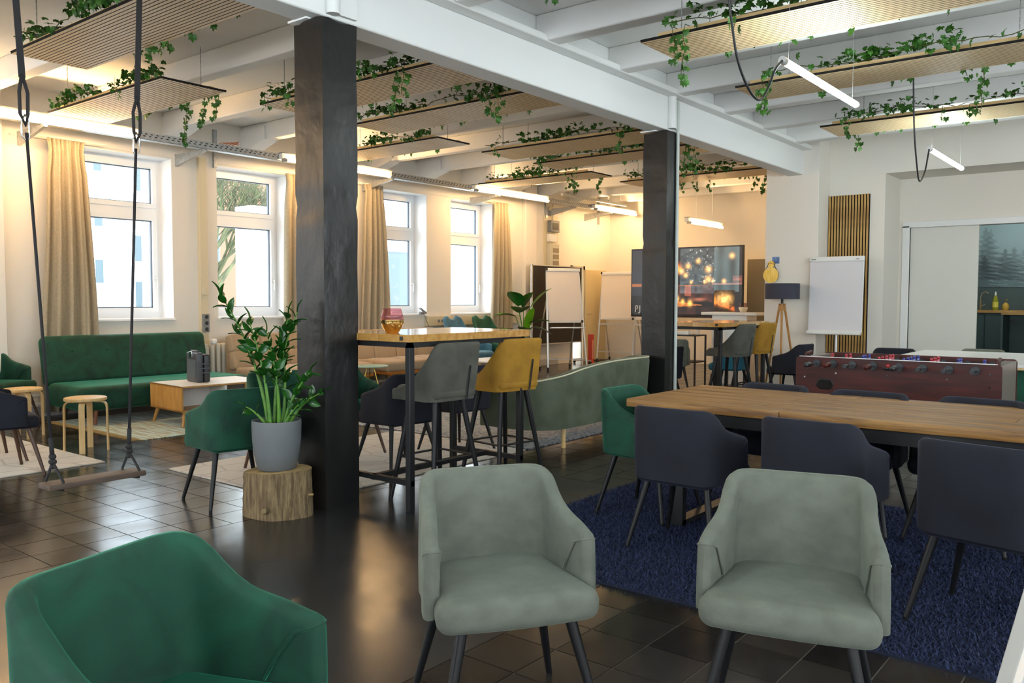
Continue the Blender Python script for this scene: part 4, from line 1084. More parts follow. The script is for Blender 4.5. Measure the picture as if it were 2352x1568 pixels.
# ------------------------------------------------------------------ stump, pot, plant
rnd = random.Random(21)
t = thing('tree_stump', 'sawn section of tree trunk standing beside the near column', 'stump', (-4.49, 3.235, 0))
N = 40; rr = [.206 + .012 * math.sin(2 * a * 2 * PI / N + 1) + .008 * math.sin(5 * a * 2 * PI / N) + rnd.uniform(-.003, .003) for a in range(N)]
P = []
for j in range(9):
    z = .285 * j / 8; row = []
    for i in range(N + 1):
        q = rr[i % N] * (1.03 - .04 * j / 8) + .003 * math.sin(i * 7 + j * 3); a = 2 * PI * i / N
        row.append((q * math.cos(a), q * math.sin(a), z + (.012 * math.cos(a) if j == 8 else 0)))
    P.append(row)
part('bark', MB().grid([list(r) for r in zip(*P)]), bark, t, smooth=True)
tp = [P[8][i] for i in range(N)]; m = MB(); m.v = tp + [(0, 0, .287)]; m.f = [(i, (i + 1) % N, N) for i in range(N)]
part('cut_face', m, endgrain, t)
part('branch_stub', MB().cyl((.12, -.19, .07), (.14, -.215, .075), .022, .017), bark, t); part('splinter', MB().beam((.2, .06, .14), (.245, .08, .142), .012, .01), endgrain, t)
t = thing('plant_pot', 'matt grey round flower pot standing on the tree stump', 'pot', (-4.49, 3.222, .288))
part('body', MB().lathe([(0, 0), (.108, 0), (.122, .01), (.142, .10), (.152, .20), (.155, .30), (.153, .318), (.146, .318), (.144, .30), (.140, .26), (0, .26)], n=48), potgrey, t, smooth=True, ang=50)
part('soil', MB().lathe([(.0, .268), (.140, .262)], n=24), soil, t)
pl = thing('zz_plant', 'tall glossy green plant growing in the grey pot', 'plant', (-4.49, 3.222, .55))
def zzleaf():
    m = MB(); n = 6; P = []
    for i in range(n + 1):
        u = i / n; w = .034 * math.sin(PI * min(1, u * .96 + .03)) ** .7 * (1 - .25 * u); y = .118 * u; z = .012 * math.sin(PI * u)
        P.append([(-w, y, z + .006), (-w * .5, y, z + .001), (0, y, z - .002), (w * .5, y, z + .001), (w, y, z + .006)])
    return m.grid(P).mesh('zz_leaf', True)
ZL = zzleaf()
camR = Vector((math.cos(YAW), math.sin(YAW), 0)); camF = Vector((-math.sin(YAW), math.cos(YAW), 0))
def zzstalk(base, tip, bow, n0, n, size, rnd):
    p0 = Vector(base); p2 = Vector(tip); p1 = (p0 + p2) / 2 + Vector(bow); pts = []; rs = []
    for i in range(17):
        u = i / 16; pts.append(p0 * (1 - u) ** 2 + p1 * 2 * u * (1 - u) + p2 * u * u); rs.append(lerp(.0155, .003, u ** .8))
    st = part('stalk', MB().tube(pts, rs, 8), zzstem, pl, smooth=True)
    for k in range(n):
        u = n0 + (1 - n0) * k / (n - 1); i = min(15, int(u * 16)); p = pts[i].lerp(pts[i + 1], u * 16 - i) if i < 16 else pts[16]
        tdir = (pts[i + 1] - pts[i]).normalized(); side = tdir.cross(camF if k % 4 < 2 else camR).normalized() * (1 if k % 2 else -1)
        d = (tdir * rnd.uniform(.5, .9) + side + Vector((rnd.uniform(-.3, .3), rnd.uniform(-.3, .3), 0))).normalized()
        if k == n - 1: d = tdir
        up = tdir.cross(d).cross(d) * -1
        if up.length < 1e-3: up = Vector((0, 0, 1))
        zx = d.cross(up.normalized()).normalized(); zz = zx.cross(d).normalized()
        if rnd.random() < .3: zz, zx = zx, -zz
        Mx = Matrix(((zx.x, d.x, zz.x, p.x), (zx.y, d.y, zz.y, p.y), (zx.z, d.z, zz.z, p.z), (0, 0, 0, 1)))
        o = link('leaf', ZL, zzmat, st); o.matrix_local = Mx @ Matrix.Scale(size * lerp(1.0, .8, u), 4)
rz = random.Random(5)
def cp(r, f, z): v = camR * r + camF * f; return (v.x, v.y, z)
zzstalk(cp(-.05, 0, 0), cp(-.36, .02, .86), cp(.10, 0, .05), .40, 22, .95, rz)
zzstalk(cp(-.02, .03, 0), cp(.07, .06, .72), cp(-.05, 0, .0), .42, 20, 1.0, rz)
zzstalk(cp(-.03, -.03, 0), cp(-.15, -.05, .68), cp(.05, 0, .0), .42, 17, 1.05, rz)
zzstalk(cp(.02, -.02, 0), cp(-.04, -.06, .62), cp(.05, 0, .0), .45, 15, 1.05, rz)
zzstalk(cp(.03, .02, 0), cp(.03, .04, .55), cp(.04, 0, .0), .42, 13, 1.05, rz)
zzstalk(cp(.0, .05, 0), cp(.12, .08, .74), cp(-.10, 0, .0), .55, 11, .95, rz)
zzstalk(cp(.04, 0, 0), cp(.22, -.02, .36), cp(-.04, 0, .03), .40, 10, .95, rz)
zzstalk(cp(.06, .03, 0), cp(.27, .03, .22), cp(-.02, 0, .06), .35, 9, .9, rz)
zzstalk(cp(.05, -.04, 0), cp(.16, -.06, .16), cp(0, 0, .04), .4, 5, .8, rz)
zzstalk(cp(-.05, .0, 0), cp(-.19, -.02, .14), cp(0, 0, .04), .5, 4, .8, rz)

# broad leaved plant behind the bar table
t = thing('planter', 'terracotta planter standing behind the near bar table', 'planter', (-9.53, 12.30, 0))
part('pot', MB().lathe([(0, 0), (.15, 0), (.2, .52), (.2, .55), (.185, .55), (.18, .50), (0, .50)], n=28), mat('terracotta', (.32, .15, .09), .8), t, smooth=True, ang=40)
b = thing('broad_leaf_plant', 'broad leaved plant with one bright leaf beside the green wing chair', 'plant', (-9.53, 12.30, .50))
def broad(name, p, d, L, w, m, curl=.1):
    p = Vector(p); d = Vector(d).normalized(); side = d.cross(Vector((0, 0, 1))).normalized(); up = side.cross(d); P = []
    for i in range(9):
        u = i / 8; c = p + d * L * u - Vector((0, 0, 1)) * curl * L * u * u; ww = w * math.sin(PI * min(.99, u * .93 + .06)) ** .8
        P.append([c - side * ww + up * ww * .25, c - side * ww * .5 + up * ww * .08, c, c + side * ww * .5 + up * ww * .08, c + side * ww + up * ww * .25])
    return part(name, MB().grid(P), m, b, smooth=True)
fb = mat('bird_leaf_dark', '12400f', .3, col2='1f5a1c', scale=6); fy = mat('bird_leaf_bright', '7fb81e', .35, col2='5f9a18', scale=5)
R2 = camR
def P3(r, f, z): v = camR * r + camF * f; return (v.x, v.y, z)
for (r_, f_, z_, dr, df, dz, L, w, m_) in ((-.10, .0, .75, -.2, -.3, .5, .42, .13, fb), (.0, .05, .72, .3, -.2, .7, .40, .12, fb), (-.15, .0, .55, -.9, -.2, .25, .40, .11, ficus),
      (.05, 0, .25, .25, -.35, 1.2, .62, .075, fy), (.12, 0, .70, .55, -.1, .75, .62, .08, fy), (.1, 0, .42, .8, -.2, .3, .40, .11, fb), (-.2, 0, .30, -.6, -.4, .1, .32, .11, ficus),
      (.0, -.05, .28, .2, -.6, .3, .34, .12, ficus), (.15, 0, .35, .9, -.1, -.1, .34, .10, fb), (-.08, 0, .62, .05, -.5, .3, .36, .13, fb)):
    p = P3(r_, f_, z_); d = Vector(P3(dr, df, dz)); broad('leaf', p, d, L * 1.1, w * 1.35, m_, .25)
    part('stem', MB().tube([(0, 0, 0), (p[0] * .4, p[1] * .4, z_ * .6), p], .008, 6), zzstem, b, smooth=True)

# ------------------------------------------------------------------ football table
t = thing('football_table', 'mahogany table football cabinet behind the long wooden table', 'football table', (-1.86, 7.80, 0))
hx, y0, y1, zt_, zb_ = .80, -.40, .40, .880, .46
def sidepanel(yy, th=.03):
    pts = []; r_ = .03
    for (cx, cz, a0) in ((hx - r_, zt_ - r_, 0), (-hx + r_, zt_ - r_, 90), (-hx, zb_, None), (hx, zb_, None)):
        if a0 is None: pts.append((cx, cz))
        else: pts += [(cx + r_ * math.cos(rad(a0 + q)), cz + r_ * math.sin(rad(a0 + q))) for q in (0, 30, 60, 90)]
    n = len(pts); m = MB(); m.v = [(x, yy, z) for x, z in pts] + [(x, yy + th, z) for x, z in pts]
    m.f = [tuple(range(n)), tuple(reversed(range(n, 2 * n)))] + [(i, i + n, (i + 1) % n + n, (i + 1) % n) for i in range(n)]
    return m
part('side_panel', sidepanel(y0), mahog, t); part('side_panel', sidepanel(y1 - .03), mahog, t)
grey_l = mat('foos_end', (.16, .13, .11), .35)
part('end_panel', MB().box((hx - .09, y0 + .03, zb_), (hx - .005, y1 - .03, zt_ - .012)), grey_l, t); part('end_panel', MB().box((-hx + .005, y0 + .03, zb_), (-hx + .09, y1 - .03, zt_ - .012)), grey_l, t)
part('playfield', MB().box((-hx + .09, y0 + .03, .72), (hx - .09, y1 - .03, .74)), mat('field_green', (.03, .16, .06), .5), t)
part('edge_trim', MB().box((-hx + .03, y0 - .002, zt_ - .002), (hx - .03, y0 + .003, zt_ + .003)), alu, t)
hole = MB(); pts = [(-.53 + (.045 if k < 9 else -.045) * 1 + .03 * math.sin(rad(k * 20 if k < 9 else (k - 9) * 20 + 180)) if 0 else 0, 0) for k in range(2)]
def stadium(cx, cz, w, h, yy, n=10):
    p = [(cx + w / 2 - h / 2 + h / 2 * math.sin(PI * i / n), cz + h / 2 * math.cos(PI * i / n)) for i in range(n + 1)] + [(cx - w / 2 + h / 2 - h / 2 * math.sin(PI * i / n), cz - h / 2 * math.cos(PI * i / n)) for i in range(n + 1)]
    return [(x, yy, z) for x, z in p]
a = stadium(-.545, .645, .13, .075, y0 - .004); bq = stadium(-.545, .645, .15, .095, y0 - .001)
m = MB(); m.v = a; m.f = [tuple(range(len(a)))]; part('ball_return', m, felt, t)  # flat black face stands for the dark inside of the hole
m = MB(); n = len(a); m.v = a + bq; m.f = [(i, (i + 1) % n, n + (i + 1) % n, n + i) for i in range(n)]; part('return_rim', m, blackmetal, t)
for x in (-.72, -.45, -.03, .42, .72):
    for z in ((.80, .70) if abs(x) > .6 else (.745,)): part('bolt', MB().cyl((x, y0 - .006, z), (x, y0, z), .008, .010, 10), chrome, t)
part('ball_cup', MB().lathe([(.0, -.025), (.03, -.02), (.045, 0)], (-.025, y0 - .02, .818), 20), darkpl, t, smooth=True)
part('serve_ball', MB().rbox((-.025, y0 - .015, .83), (.036, .036, .036), .018, 4), mat('ball_red', (.35, .02, .02), .3), t, smooth=True)
xs = [-.615, -.475, -.315, -.145, .06, .24, .43, .62]
red = mat('player_red', (.35, .015, .03), .15, coat=.6); blu = mat('player_blue', (.02, .03, .22), .15, coat=.6)
cnt = [1, 2, 3, 5, 5, 3, 2, 1]
near = {0: .17, 1: .16, 3: .16, 4: .0, 5: .18, 2: .05, 6: .10, 7: .09}
for k, x in enumerate(xs):
    rdm = random.Random(k); team = red if k in (0, 1, 3, 5) else blu
    ext = .10 + rdm.uniform(0, .1)
    rod = part('rod', MB().cyl((x, y0 - ext, .825), (x, y1 + .05, .825), .008, n=10), chrome, t, smooth=True, ang=40)
    part('bearing', MB().cyl((x, y0 - .012, .825), (x, y0, .825), .034, .036, 16), darkpl, t, smooth=True, ang=40)
    part('bearing', MB().cyl((x, y1 - .05, .825), (x, y1 - .03, .825), .03, .028, 16), darkpl, t, smooth=True, ang=40)
    if k in (0, 1, 3, 4): part('handle', MB().lathe([(0, 0), (.015, .002), (.022, .012), (.020, .05), (.023, .10), (.016, .12), (0, .122)], n=14).xf(Matrix.Translation((x, y0 - ext + .01, .825)) @ Matrix.Rotation(rad(90), 4, 'X')), darkpl if k % 2 == 0 else mahog, rod, smooth=True)
    else: part('rod_tip', MB().cyl((x, y0 - ext - .03, .825), (x, y0 - ext + .03, .825), .017, n=12), darkpl, rod, smooth=True, ang=40)
    for q in range(cnt[k]):
        yy = (q - (cnt[k] - 1) / 2) * .12 + rdm.uniform(-.03, .03)
        pm = MB().rbox((x, yy, .838), (.026, .032, .07), .010, 2).rbox((x, yy, .880), (.026, .026, .028), .014, 3).rbox((x + .008, yy, .795), (.026, .026, .03), .006, 1)
        part('player', pm, team, t, smooth=True)
for x in (-hx + .05, hx - .05):
    part('score_post', MB().cyl((x, y0 + .10, zt_ - .012), (x, y0 + .10, zt_ + .025), .012, n=12).cyl((x, y0 + .20, zt_ - .012), (x, y0 + .20, zt_ + .025), .012, n=12).cyl((x, y0 + .1, zt_ + .018), (x, y0 + .24, zt_ + .026), .014, .017, 12), mahog, t, smooth=True, ang=40)
for sx in (-1, 1):
    for yy in (y0 + .05, y1 - .05): part('leg', MB().box((sx * (hx - .06) - .05, yy - .05, 0), (sx * (hx - .06) + .05, yy + .05, zb_ + .02)), mahog, t)

# white topped green cabinet behind it
t = thing('green_counter', 'white topped counter with dark green velvet side at the right edge', 'counter', (-.95, 9.45, 0))
part('top', MB().box((-1.36, -.75, .77), (1.4, 1.2, .80)), boardwhite, t, bevel=.003); part('edge', MB().box((-1.36, -.752, .752), (1.4, 1.2, .77)), birch, t)
part('body', MB().box((-.25, -.72, .02), (1.38, 1.15, .752)), velvet['darkgreen'], t)
part('leg', MB().box((-1.3, -.7, 0), (-1.24, -.64, .752)).box((-1.3, 1.1, 0), (-1.24, 1.16, .752)), alu, t)
# ------------------------------------------------------------------ flip charts, pinboard
def flip(label, x, y, deg, w=.68, h=1.0, ztop=1.96, lean=9, stand='A', paperm=paper):
    t = thing('flipchart', label, 'flipchart', (x, y, 0), rad(deg), 'flipcharts on stands')
    # board faces local -y, leaning back
    T = Matrix.Translation((0, 0, ztop)) @ Matrix.Rotation(rad(-lean if stand == 'A' else -3), 4, 'X')
    part('board', MB().box((-w / 2, 0, -h), (w / 2, .02, 0)).xf(T), boardwhite, t)
    part('paper_pad', MB().box((-w / 2 + .01, -.012, -h + .03), (w / 2 - .01, 0, -.06)).xf(T), paperm, t)
    part('clamp', MB().rbox((0, -.012, -.03), (w + .02, .03, .07), .01, 2).xf(T), whitepl, t, smooth=True, ang=40)
    if stand == 'A':
        k = math.tan(rad(lean))
        for s in (-1, 1):
            part('front_leg', MB().beam((s * (w / 2 - .01), .03, ztop), (s * (w / 2 + .06), -k * ztop + .03, .07), .03, .025), alu, t)
            part('rear_leg', MB().beam((s * (w / 2 - .03), .03, ztop - .55), (s * (w / 2 + .03), .55, .07), .025, .02), alu, t)
            part('castor', MB().cyl((s * (w / 2 + .06) - .012, -k * ztop + .03, .035), (s * (w / 2 + .06) + .012, -k * ztop + .03, .035), .034), darkpl, t)
            part('castor', MB().cyl((s * (w / 2 + .03) - .012, .55, .035), (s * (w / 2 + .03) + .012, .55, .035), .034), darkpl, t)
            part('clip', MB().rbox((s * w / 2, -.01, -.02 if s < 0 else -h + .02), (.04, .05, .05), .01, 2).xf(T), darkpl, t)
        part('pen_tray', MB().box((-w / 2, -.12, -h - .12), (w / 2, -.02, -h - .10)).xf(T), alu, t)
        part('crossbar', MB().beam((-w / 2 - .04, -k * (ztop - .45) * 1.0 + .02, .22), (w / 2 + .04, -k * (ztop - .45) + .02, .22), .02), alu, t)
    else:
        part('pole', MB().cyl((0, .04, .05), (0, .04, ztop - .1), .02), alu, t, smooth=True, ang=40)
        part('base', MB().box((-.24, -.02, .02), (.3, .04, .05)).box((-.02, -.3, .02), (.02, .3, .05)), alu, t)
        part('pen_tray', MB().rbox((0, -.05, -h - .01), (w, .1, .05), .012, 2).xf(T), whitepl, t, smooth=True, ang=40)
        part('clamp_print', MB().box((-w / 2 + .02, -.028, -.04), (-w / 2 + .09, -.0275, -.025)).box((w / 2 - .10, -.028, -.04), (w / 2 - .06, -.0275, -.03)).xf(T), greypl, t)
flip('white flipchart on a single pole in front of the oak slat panel', -3.80, 12.1, 0, .74, 1.06, 1.98, stand='P')
tanpaper = mat('flip_paper_tan', (.78, .70, .62), .7)
flip('leaning flipchart in front of the brown pinboard', -9.42, 13.40, 56, .68, 1.06, 1.97, 9, paperm=tanpaper)
flip('flipchart on castors left of the fireplace picture', -9.66, 15.85, 10, .76, 1.04, 1.97, 4, paperm=tanpaper)
flip('flipchart half hidden between the fireplace picture and the far column', -8.80, 15.9, 8, .76, 1.04, 1.97, 4, paperm=tanpaper)
t = thing('aluminium_easel', 'white aluminium easel leg rising at the bottom right corner', 'easel', (-.23, 2.375, 0))
part('leg', MB().beam((-.165, .02, 0.0), (.185, .626, 1.8), .045, .03), mat('easel_grey', (.42, .41, .38), .4), t, bevel=.003)
part('leg_inner', MB().beam((-.135, .015, 0.05), (.205, .606, 1.75), .03, .018), alu, t)
for (a, b) in (((.62, .10, 0), (.30, .63, 1.8)), ((.60, 1.15, 0), (.27, .68, 1.8))): part('leg', MB().beam(a, b, .045, .03), MATS['easel_grey'], t, bevel=.003)
part('top_bar', MB().beam((.10, .60, 1.79), (.40, .68, 1.79), .05, .04), MATS['easel_grey'], t)
part('screw', MB().cyl((-.118, .035, .22), (-.118, .028, .222), .006), chrome, t)
t = thing('pinboard', 'tall brown pinboard on wheels behind the leaning flipchart', 'pinboard', (-10.03, 14.08, 0), rad(90))
part('felt', MB().box((-.86, -.012, .48), (.86, .012, 2.04)), pinbrown, t)
part('frame', MB().box((-.88, -.018, .46), (-.86, .018, 2.06)).box((.86, -.018, .46), (.88, .018, 2.06)).box((-.88, -.018, 2.04), (.88, .018, 2.06)).box((-.88, -.018, .46), (.88, .018, .48)), alu, t)
for s in (-1, 1):
    part('post', MB().cyl((s * .90, 0, .04), (s * .90, 0, 2.08), .018), alu, t, smooth=True, ang=40)
    part('foot', MB().box((s * .90 - .02, -.24, .05), (s * .90 + .02, .2, .075)), alu, t)
    for y in (-.22, .18): part('castor', MB().cyl((s * .90 - .012, y, .03), (s * .90 + .012, y, .03), .03), darkpl, t)
t = thing('red_banner', 'narrow red upright folder standing behind the flipchart leg', 'folder', (-9.9, 15.15, 0))
part('body', MB().box((-.05, -.04, 0), (.05, .04, .62)), mat('red_card', (.5, .05, .03), .6), t); part('stripe', MB().box((.05, -.02, .1), (.052, .02, .5)), mat('red_print', (.75, .4, .3), .6), t)

# ------------------------------------------------------------------ painted panels (flat print) as coloured grids
def printed(name, fn, w, h, nx, ny, parent, rough=.3, emit=0):
    """upright panel in local XZ, facing -y; colour per vertex from fn(u,v)"""
    vs = []; fs = []; cols = []
    for j in range(ny + 1):
        for i in range(nx + 1):
            u, v = i / nx, j / ny; vs.append((-w / 2 + u * w, 0, v * h)); c = fn(u, v); cols.append((max(0, c[0]), max(0, c[1]), max(0, c[2]), 1))
    for j in range(ny):
        for i in range(nx): a = j * (nx + 1) + i; fs.append((a, a + 1, a + nx + 2, a + nx + 1))
    me = bpy.data.meshes.new(name); me.from_pydata(vs, [], fs)
    ca = me.color_attributes.new('print', 'FLOAT_COLOR', 'POINT'); ca.data.foreach_set('color', [x for c in cols for x in c]); me.update()
    m, N, L, B = newmat(name + '_print'); at = N.new('ShaderNodeVertexColor'); at.layer_name = 'print'
    L.new(at.outputs[0], B.inputs['Base Color']); B.inputs['Roughness'].default_value = rough
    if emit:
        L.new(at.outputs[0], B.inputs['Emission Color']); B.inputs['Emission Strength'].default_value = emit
    return link(name, me, m, parent)
def g2(u, v, cu, cv, su, sv): return math.exp(-((u - cu) / su) ** 2 - ((v - cv) / sv) ** 2)
rp = random.Random(9)
bokeh = [(.62, .80, .018), (.53, .73, .02), (.71, .68, .024), (.51, .60, .018), (.71, .54, .024), (.56, .50, .012), (.68, .50, .012), (.91, .86, .02), (.845, .51, .016), (.75, .51, .011), (.47, .66, .022)]
specks = [(rp.uniform(.5, .78), rp.uniform(.5, .98), rp.uniform(.002, .005)) for _ in range(70)]
hsh = {}
def vn(x, y):
    def r(i, j):
        k = (i, j)
        if k not in hsh: hsh[k] = random.Random(i * 7919 + j * 104729).random()
        return hsh[k]
    i, j = math.floor(x), math.floor(y); f, g_ = sm(x - i), sm(y - j)
    return lerp(lerp(r(i, j), r(i + 1, j), f), lerp(r(i, j + 1), r(i + 1, j + 1), f), g_)
def tv(u, v):
    r, g_, b = .022, .023, .026
    # window with blurred street, curtain on the right
    if .46 < u < .76 and v > .34: k = .5 + vn(u * 40, v * 30); r += .045 * k; g_ += .065 * k; b += .075 * k
    if .76 <= u < .97 and v > .36: k = .6 + .5 * math.sin(u * 60) * .4 + vn(u * 12, v * 4) * .7; r += .075 * k; g_ += .115 * k; b += .125 * k
    if u < .14 and v > .3: r += .01; g_ += .012; b += .018
    if .30 < u < .40 and .36 < v < .86:     # bookshelf
        k = vn(u * 70, v * 60); s = 1 if (v * 12) % 1 > .18 else .15; r += .30 * k * s; g_ += .10 * k * s; b += .03 * k * s
    r += .9 * g2(u, v, .435, .70, .03, .06); g_ += .38 * g2(u, v, .435, .70, .026, .05); b += .10 * g2(u, v, .435, .70, .02, .04)
    for (cu, cv, s) in bokeh: q = g2(u, v, cu, cv, s, s * 1.7); r += 1.0 * q; g_ += .55 * q; b += .16 * q
    for (cu, cv, s) in specks:
        if abs(u - cu) < .012 and abs(v - cv) < .02: q = g2(u, v, cu, cv, s, s * 1.6); r += .5 * q; g_ += .55 * q; b += .5 * q
    if .36 < u < .75 and .22 < v < .46:      # red armchair and throw
        k = vn(u * 16, v * 14); r += .07 * k; g_ += .018 * k; b += .012 * k
        if .50 < u < .56 and v > .30: r += .22; g_ += .06; b += .03
        if v > .44: r += .22 * g2(u, v, .55, .46, .14, .012); g_ += .07 * g2(u, v, .55, .46, .14, .012)
    if .74 < u < 1 and .46 < v < .485: r += .22; g_ += .10; b += .08
    if u > .92 and .48 < v < .58: k = vn(u * 30, v * 30); r += .35 * k; g_ += .10 * k; b += .06 * k
    # table with candles
    tt = (u - .30) / .36
    if 0 < tt < 1 and .13 + .04 * tt < v < .255 - .08 * tt: k = .6 + .6 * vn(u * 60, v * 14); r += .42 * k; g_ += .13 * k; b += .02 * k
    for (cu, cv, s) in ((.43, .26, .018), (.485, .22, .015), (.36, .24, .02), (.55, .20, .018)):
        q = g2(u, v, cu, cv, s, s * 2.2); r += 1.1 * q; g_ += .62 * q; b += .14 * q
    q = g2(u, v, .635, .255, .05, .02); r += .35 * q; g_ += .12 * q; b += .06 * q
    if u > .30 and v < .15: k = vn(u * 24, v * 9); r += .07 * k * k; g_ += .022 * k * k; b += .012 * k * k
    # fireplace
    if .765 < u < .935 and .08 < v < .38:
        r, g_, b = .02, .012, .01
        fl = math.exp(-((u - .85) / .05) ** 2) * math.exp(-((v - .26) / .07) ** 2) * (.5 + 1.2 * vn(u * 60, v * 30))
        r += 1.3 * fl; g_ += .72 * fl; b += .22 * fl
        em = math.exp(-((v - (.22 - .55 * (u - .76))) / .03) ** 2) * vn(u * 90, v * 60); r += 1.0 * em; g_ += .22 * em; b += .03 * em
    q = g2(u, v, .77, .25, .006, .06); r += .6 * q; g_ += .2 * q
    if u < .1 and abs(v - .46) < .02: r += .25; g_ += .07
    if v < .04 or v > .985 or u > .992 or u < .005: r, g_, b = r * .2, g_ * .2, b * .2
    return (r, g_, b)
t = thing('fireplace_picture', 'large picture of a candlelit room with fireplace, standing behind the far column', 'picture', (-7.22, 14.2, 0))
W_ = 2.26
part('frame', MB().box((-W_ / 2 - .01, .002, 1.04), (W_ / 2 + .01, .05, 2.345)), darkpl, t)
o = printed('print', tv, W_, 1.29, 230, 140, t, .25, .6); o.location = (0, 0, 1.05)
for s in (-1, 1): part('stand', MB().box((s * .7 - .03, .0, 0), (s * .7 + .03, .05, 1.06)).box((s * .7 - .04, -.25, 0), (s * .7 + .04, .3, .03)), blackmetal, t)
# letters seen at its lower left: P J
let = MB()
def bar(x0, z0, x1, z1): let.box((x0, -.004, z0), (x1, -.001, z1))
bx = -1.05; bz = 1.13
bar(bx, bz, bx + .018, bz + .13); bar(bx, bz + .11, bx + .06, bz + .13); bar(bx, bz + .055, bx + .06, bz + .073); bar(bx + .05, bz + .06, bx + .068, bz + .125)
bar(bx + .10, bz + .0, bx + .118, bz + .13); bar(bx + .07, bz - .02, bx + .11, bz - .002); bar(bx - .02, bz - .04, bx + .12, bz - .034)
part('lettering', let, mat('print_white', (.7, .72, .75), .6), t)
t = thing('grey_screen', 'plain grey brown partition beside the fireplace picture', 'partition', (-5.75, 14.9, 0))
part('panel', MB().box((-.55, 0, .05), (.45, .05, 2.12)), mat('taupe', '8f836c', .8), t); part('foot', MB().box((-.5, -.2, 0), (-.42, .25, .05)).box((.3, -.2, 0), (.38, .25, .05)), greypl, t)
t = thing('white_high_table', 'white high table below the fireplace picture', 'high table', (-5.75, 13.1, 0))
part('top', MB().rbox((0, 0, 1.145), (.95, .5, .05), .012, 2), boardwhite, t, smooth=True, ang=40); part('leg', MB().box((-.3, -.2, 0), (.3, .2, 1.12)), boardwhite, t)
t = thing('black_rack', 'small black shelf with a white box left of the far bar table', 'shelf', (-6.45, 12.6, 0))
for z in (.35, .78): part('shelf_board', MB().box((-.35, -.2, z), (.35, .2, z + .02)), blackmetal, t)
for sx in (-1, 1):
    for sy in (-1, 1): part('post', MB().box((sx * .34 - .012, sy * .19 - .012, 0), (sx * .34 + .012, sy * .19 + .012, .8)), blackmetal, t)
tag(part('router_box', MB().rbox((0, 0, .03), (.2, .14, .06), .01, 1), whitepl, None, loc=(-6.35, 12.52, .80)), 'white router box on the small black shelf', 'router')
tb = thing('bottle', 'pale bottle standing behind the router on the black shelf', 'bottle', (-6.2, 12.66, .80)); part('body', MB().lathe([(0, 0), (.04, 0), (.042, .14), (.03, .18), (.03, .2), (0, .2)], n=18), mat('pale_bottle', (.7, .62, .52), .4), tb, smooth=True, ang=40)
t = thing('white_bucket', 'white tapered planter on a small wooden stool behind the far bar table', 'planter', (-5.25, 11.9, 0))
part('bucket', MB().lathe([(0, .66), (.12, .66), (.19, .98), (.18, .98), (.11, .68), (0, .68)], n=28), whitepl, t, smooth=True, ang=40); part('stool_top', MB().box((-.17, -.17, .62), (.17, .17, .66)), oak, t)
for sx in (-1, 1):
    for sy in (-1, 1): part('stool_leg', MB().beam((sx * .14, sy * .14, .62), (sx * .14, sy * .14, 0), .03), blackmetal, t)

# ------------------------------------------------------------------ tripod lamp, gong, postcard
t = thing('tripod_lamp', 'wooden tripod floor lamp with wide dark drum shade', 'floor lamp', (-4.48, 11.85, 0))
part('shade', MB().lathe([(.235, 1.385), (.24, 1.385), (.24, 1.61), (.235, 1.61), (.235, 1.385)], n=48), mat('shade_grey', '3a3a48', .85, bump=.1, bscale=200), t, smooth=True, ang=50)
part('stem', MB().cyl((0, 0, 1.26), (0, 0, 1.44), .018), blackmetal, t); part('bulb', MB().rbox((0, 0, 1.47), (.06, .06, .09), .03, 3), whitepl, t, smooth=True)
teak = mat('teak_leg', 'a06a2c', .45, col2='b98743', scale=5, stretch=(6, 6, 1))
for k in range(3):
    a = rad(-70 + 120 * k); part('leg', MB().cyl((.035 * math.cos(a), .035 * math.sin(a), 1.32), (.27 * math.cos(a), .27 * math.sin(a), 0), .017, .013), teak, t, smooth=True, ang=40)
part('hub', MB().cyl((0, 0, 1.22), (0, 0, 1.30), .045, .04, 12), teak, t)
part('cable', MB().tube([(0, 0, .02), (.15, -.05, .01), (.3, .1, .008), (.35, .3, .008)], .004, 6), darkpl, t)
t = thing('gong', 'round brass gong hanging from a brass disc on the wall pier', 'gong', (-4.755, 12.14, 1.74))
def disc(r, z, y0_, y1_): return MB().lathe([(0, y0_), (r * .3, y0_ + .006), (r * .8, y0_ + .002), (r, y0_), (r, y1_), (0, y1_)], n=36).xf(Matrix.Translation((0, 0, z)) @ Matrix.Rotation(rad(90), 4, 'X'))
part('disc', disc(.115, 0, .02, .035), brass, t, smooth=True, ang=40); part('wall_disc', disc(.05, .16, .0, .03), brass, t, smooth=True, ang=40)
part('cord', MB().tube([(-.09, -.03, .07), (-.035, -.03, .17), (0, -.03, .18), (.035, -.03, .17), (.09, -.03, .07)], .004, 6), blackmetal, t)
def pc(u, v): k = vn(u * 6, v * 6); return (.05 + .25 * k * v, .12 + .35 * k * v, .35 + .35 * k * v)
t = thing('postcard', 'small blue postcard on the wall pier above the gong', 'postcard', (-4.70, 12.148, 1.91)); printed('card', pc, .11, .10, 16, 14, t, .5)

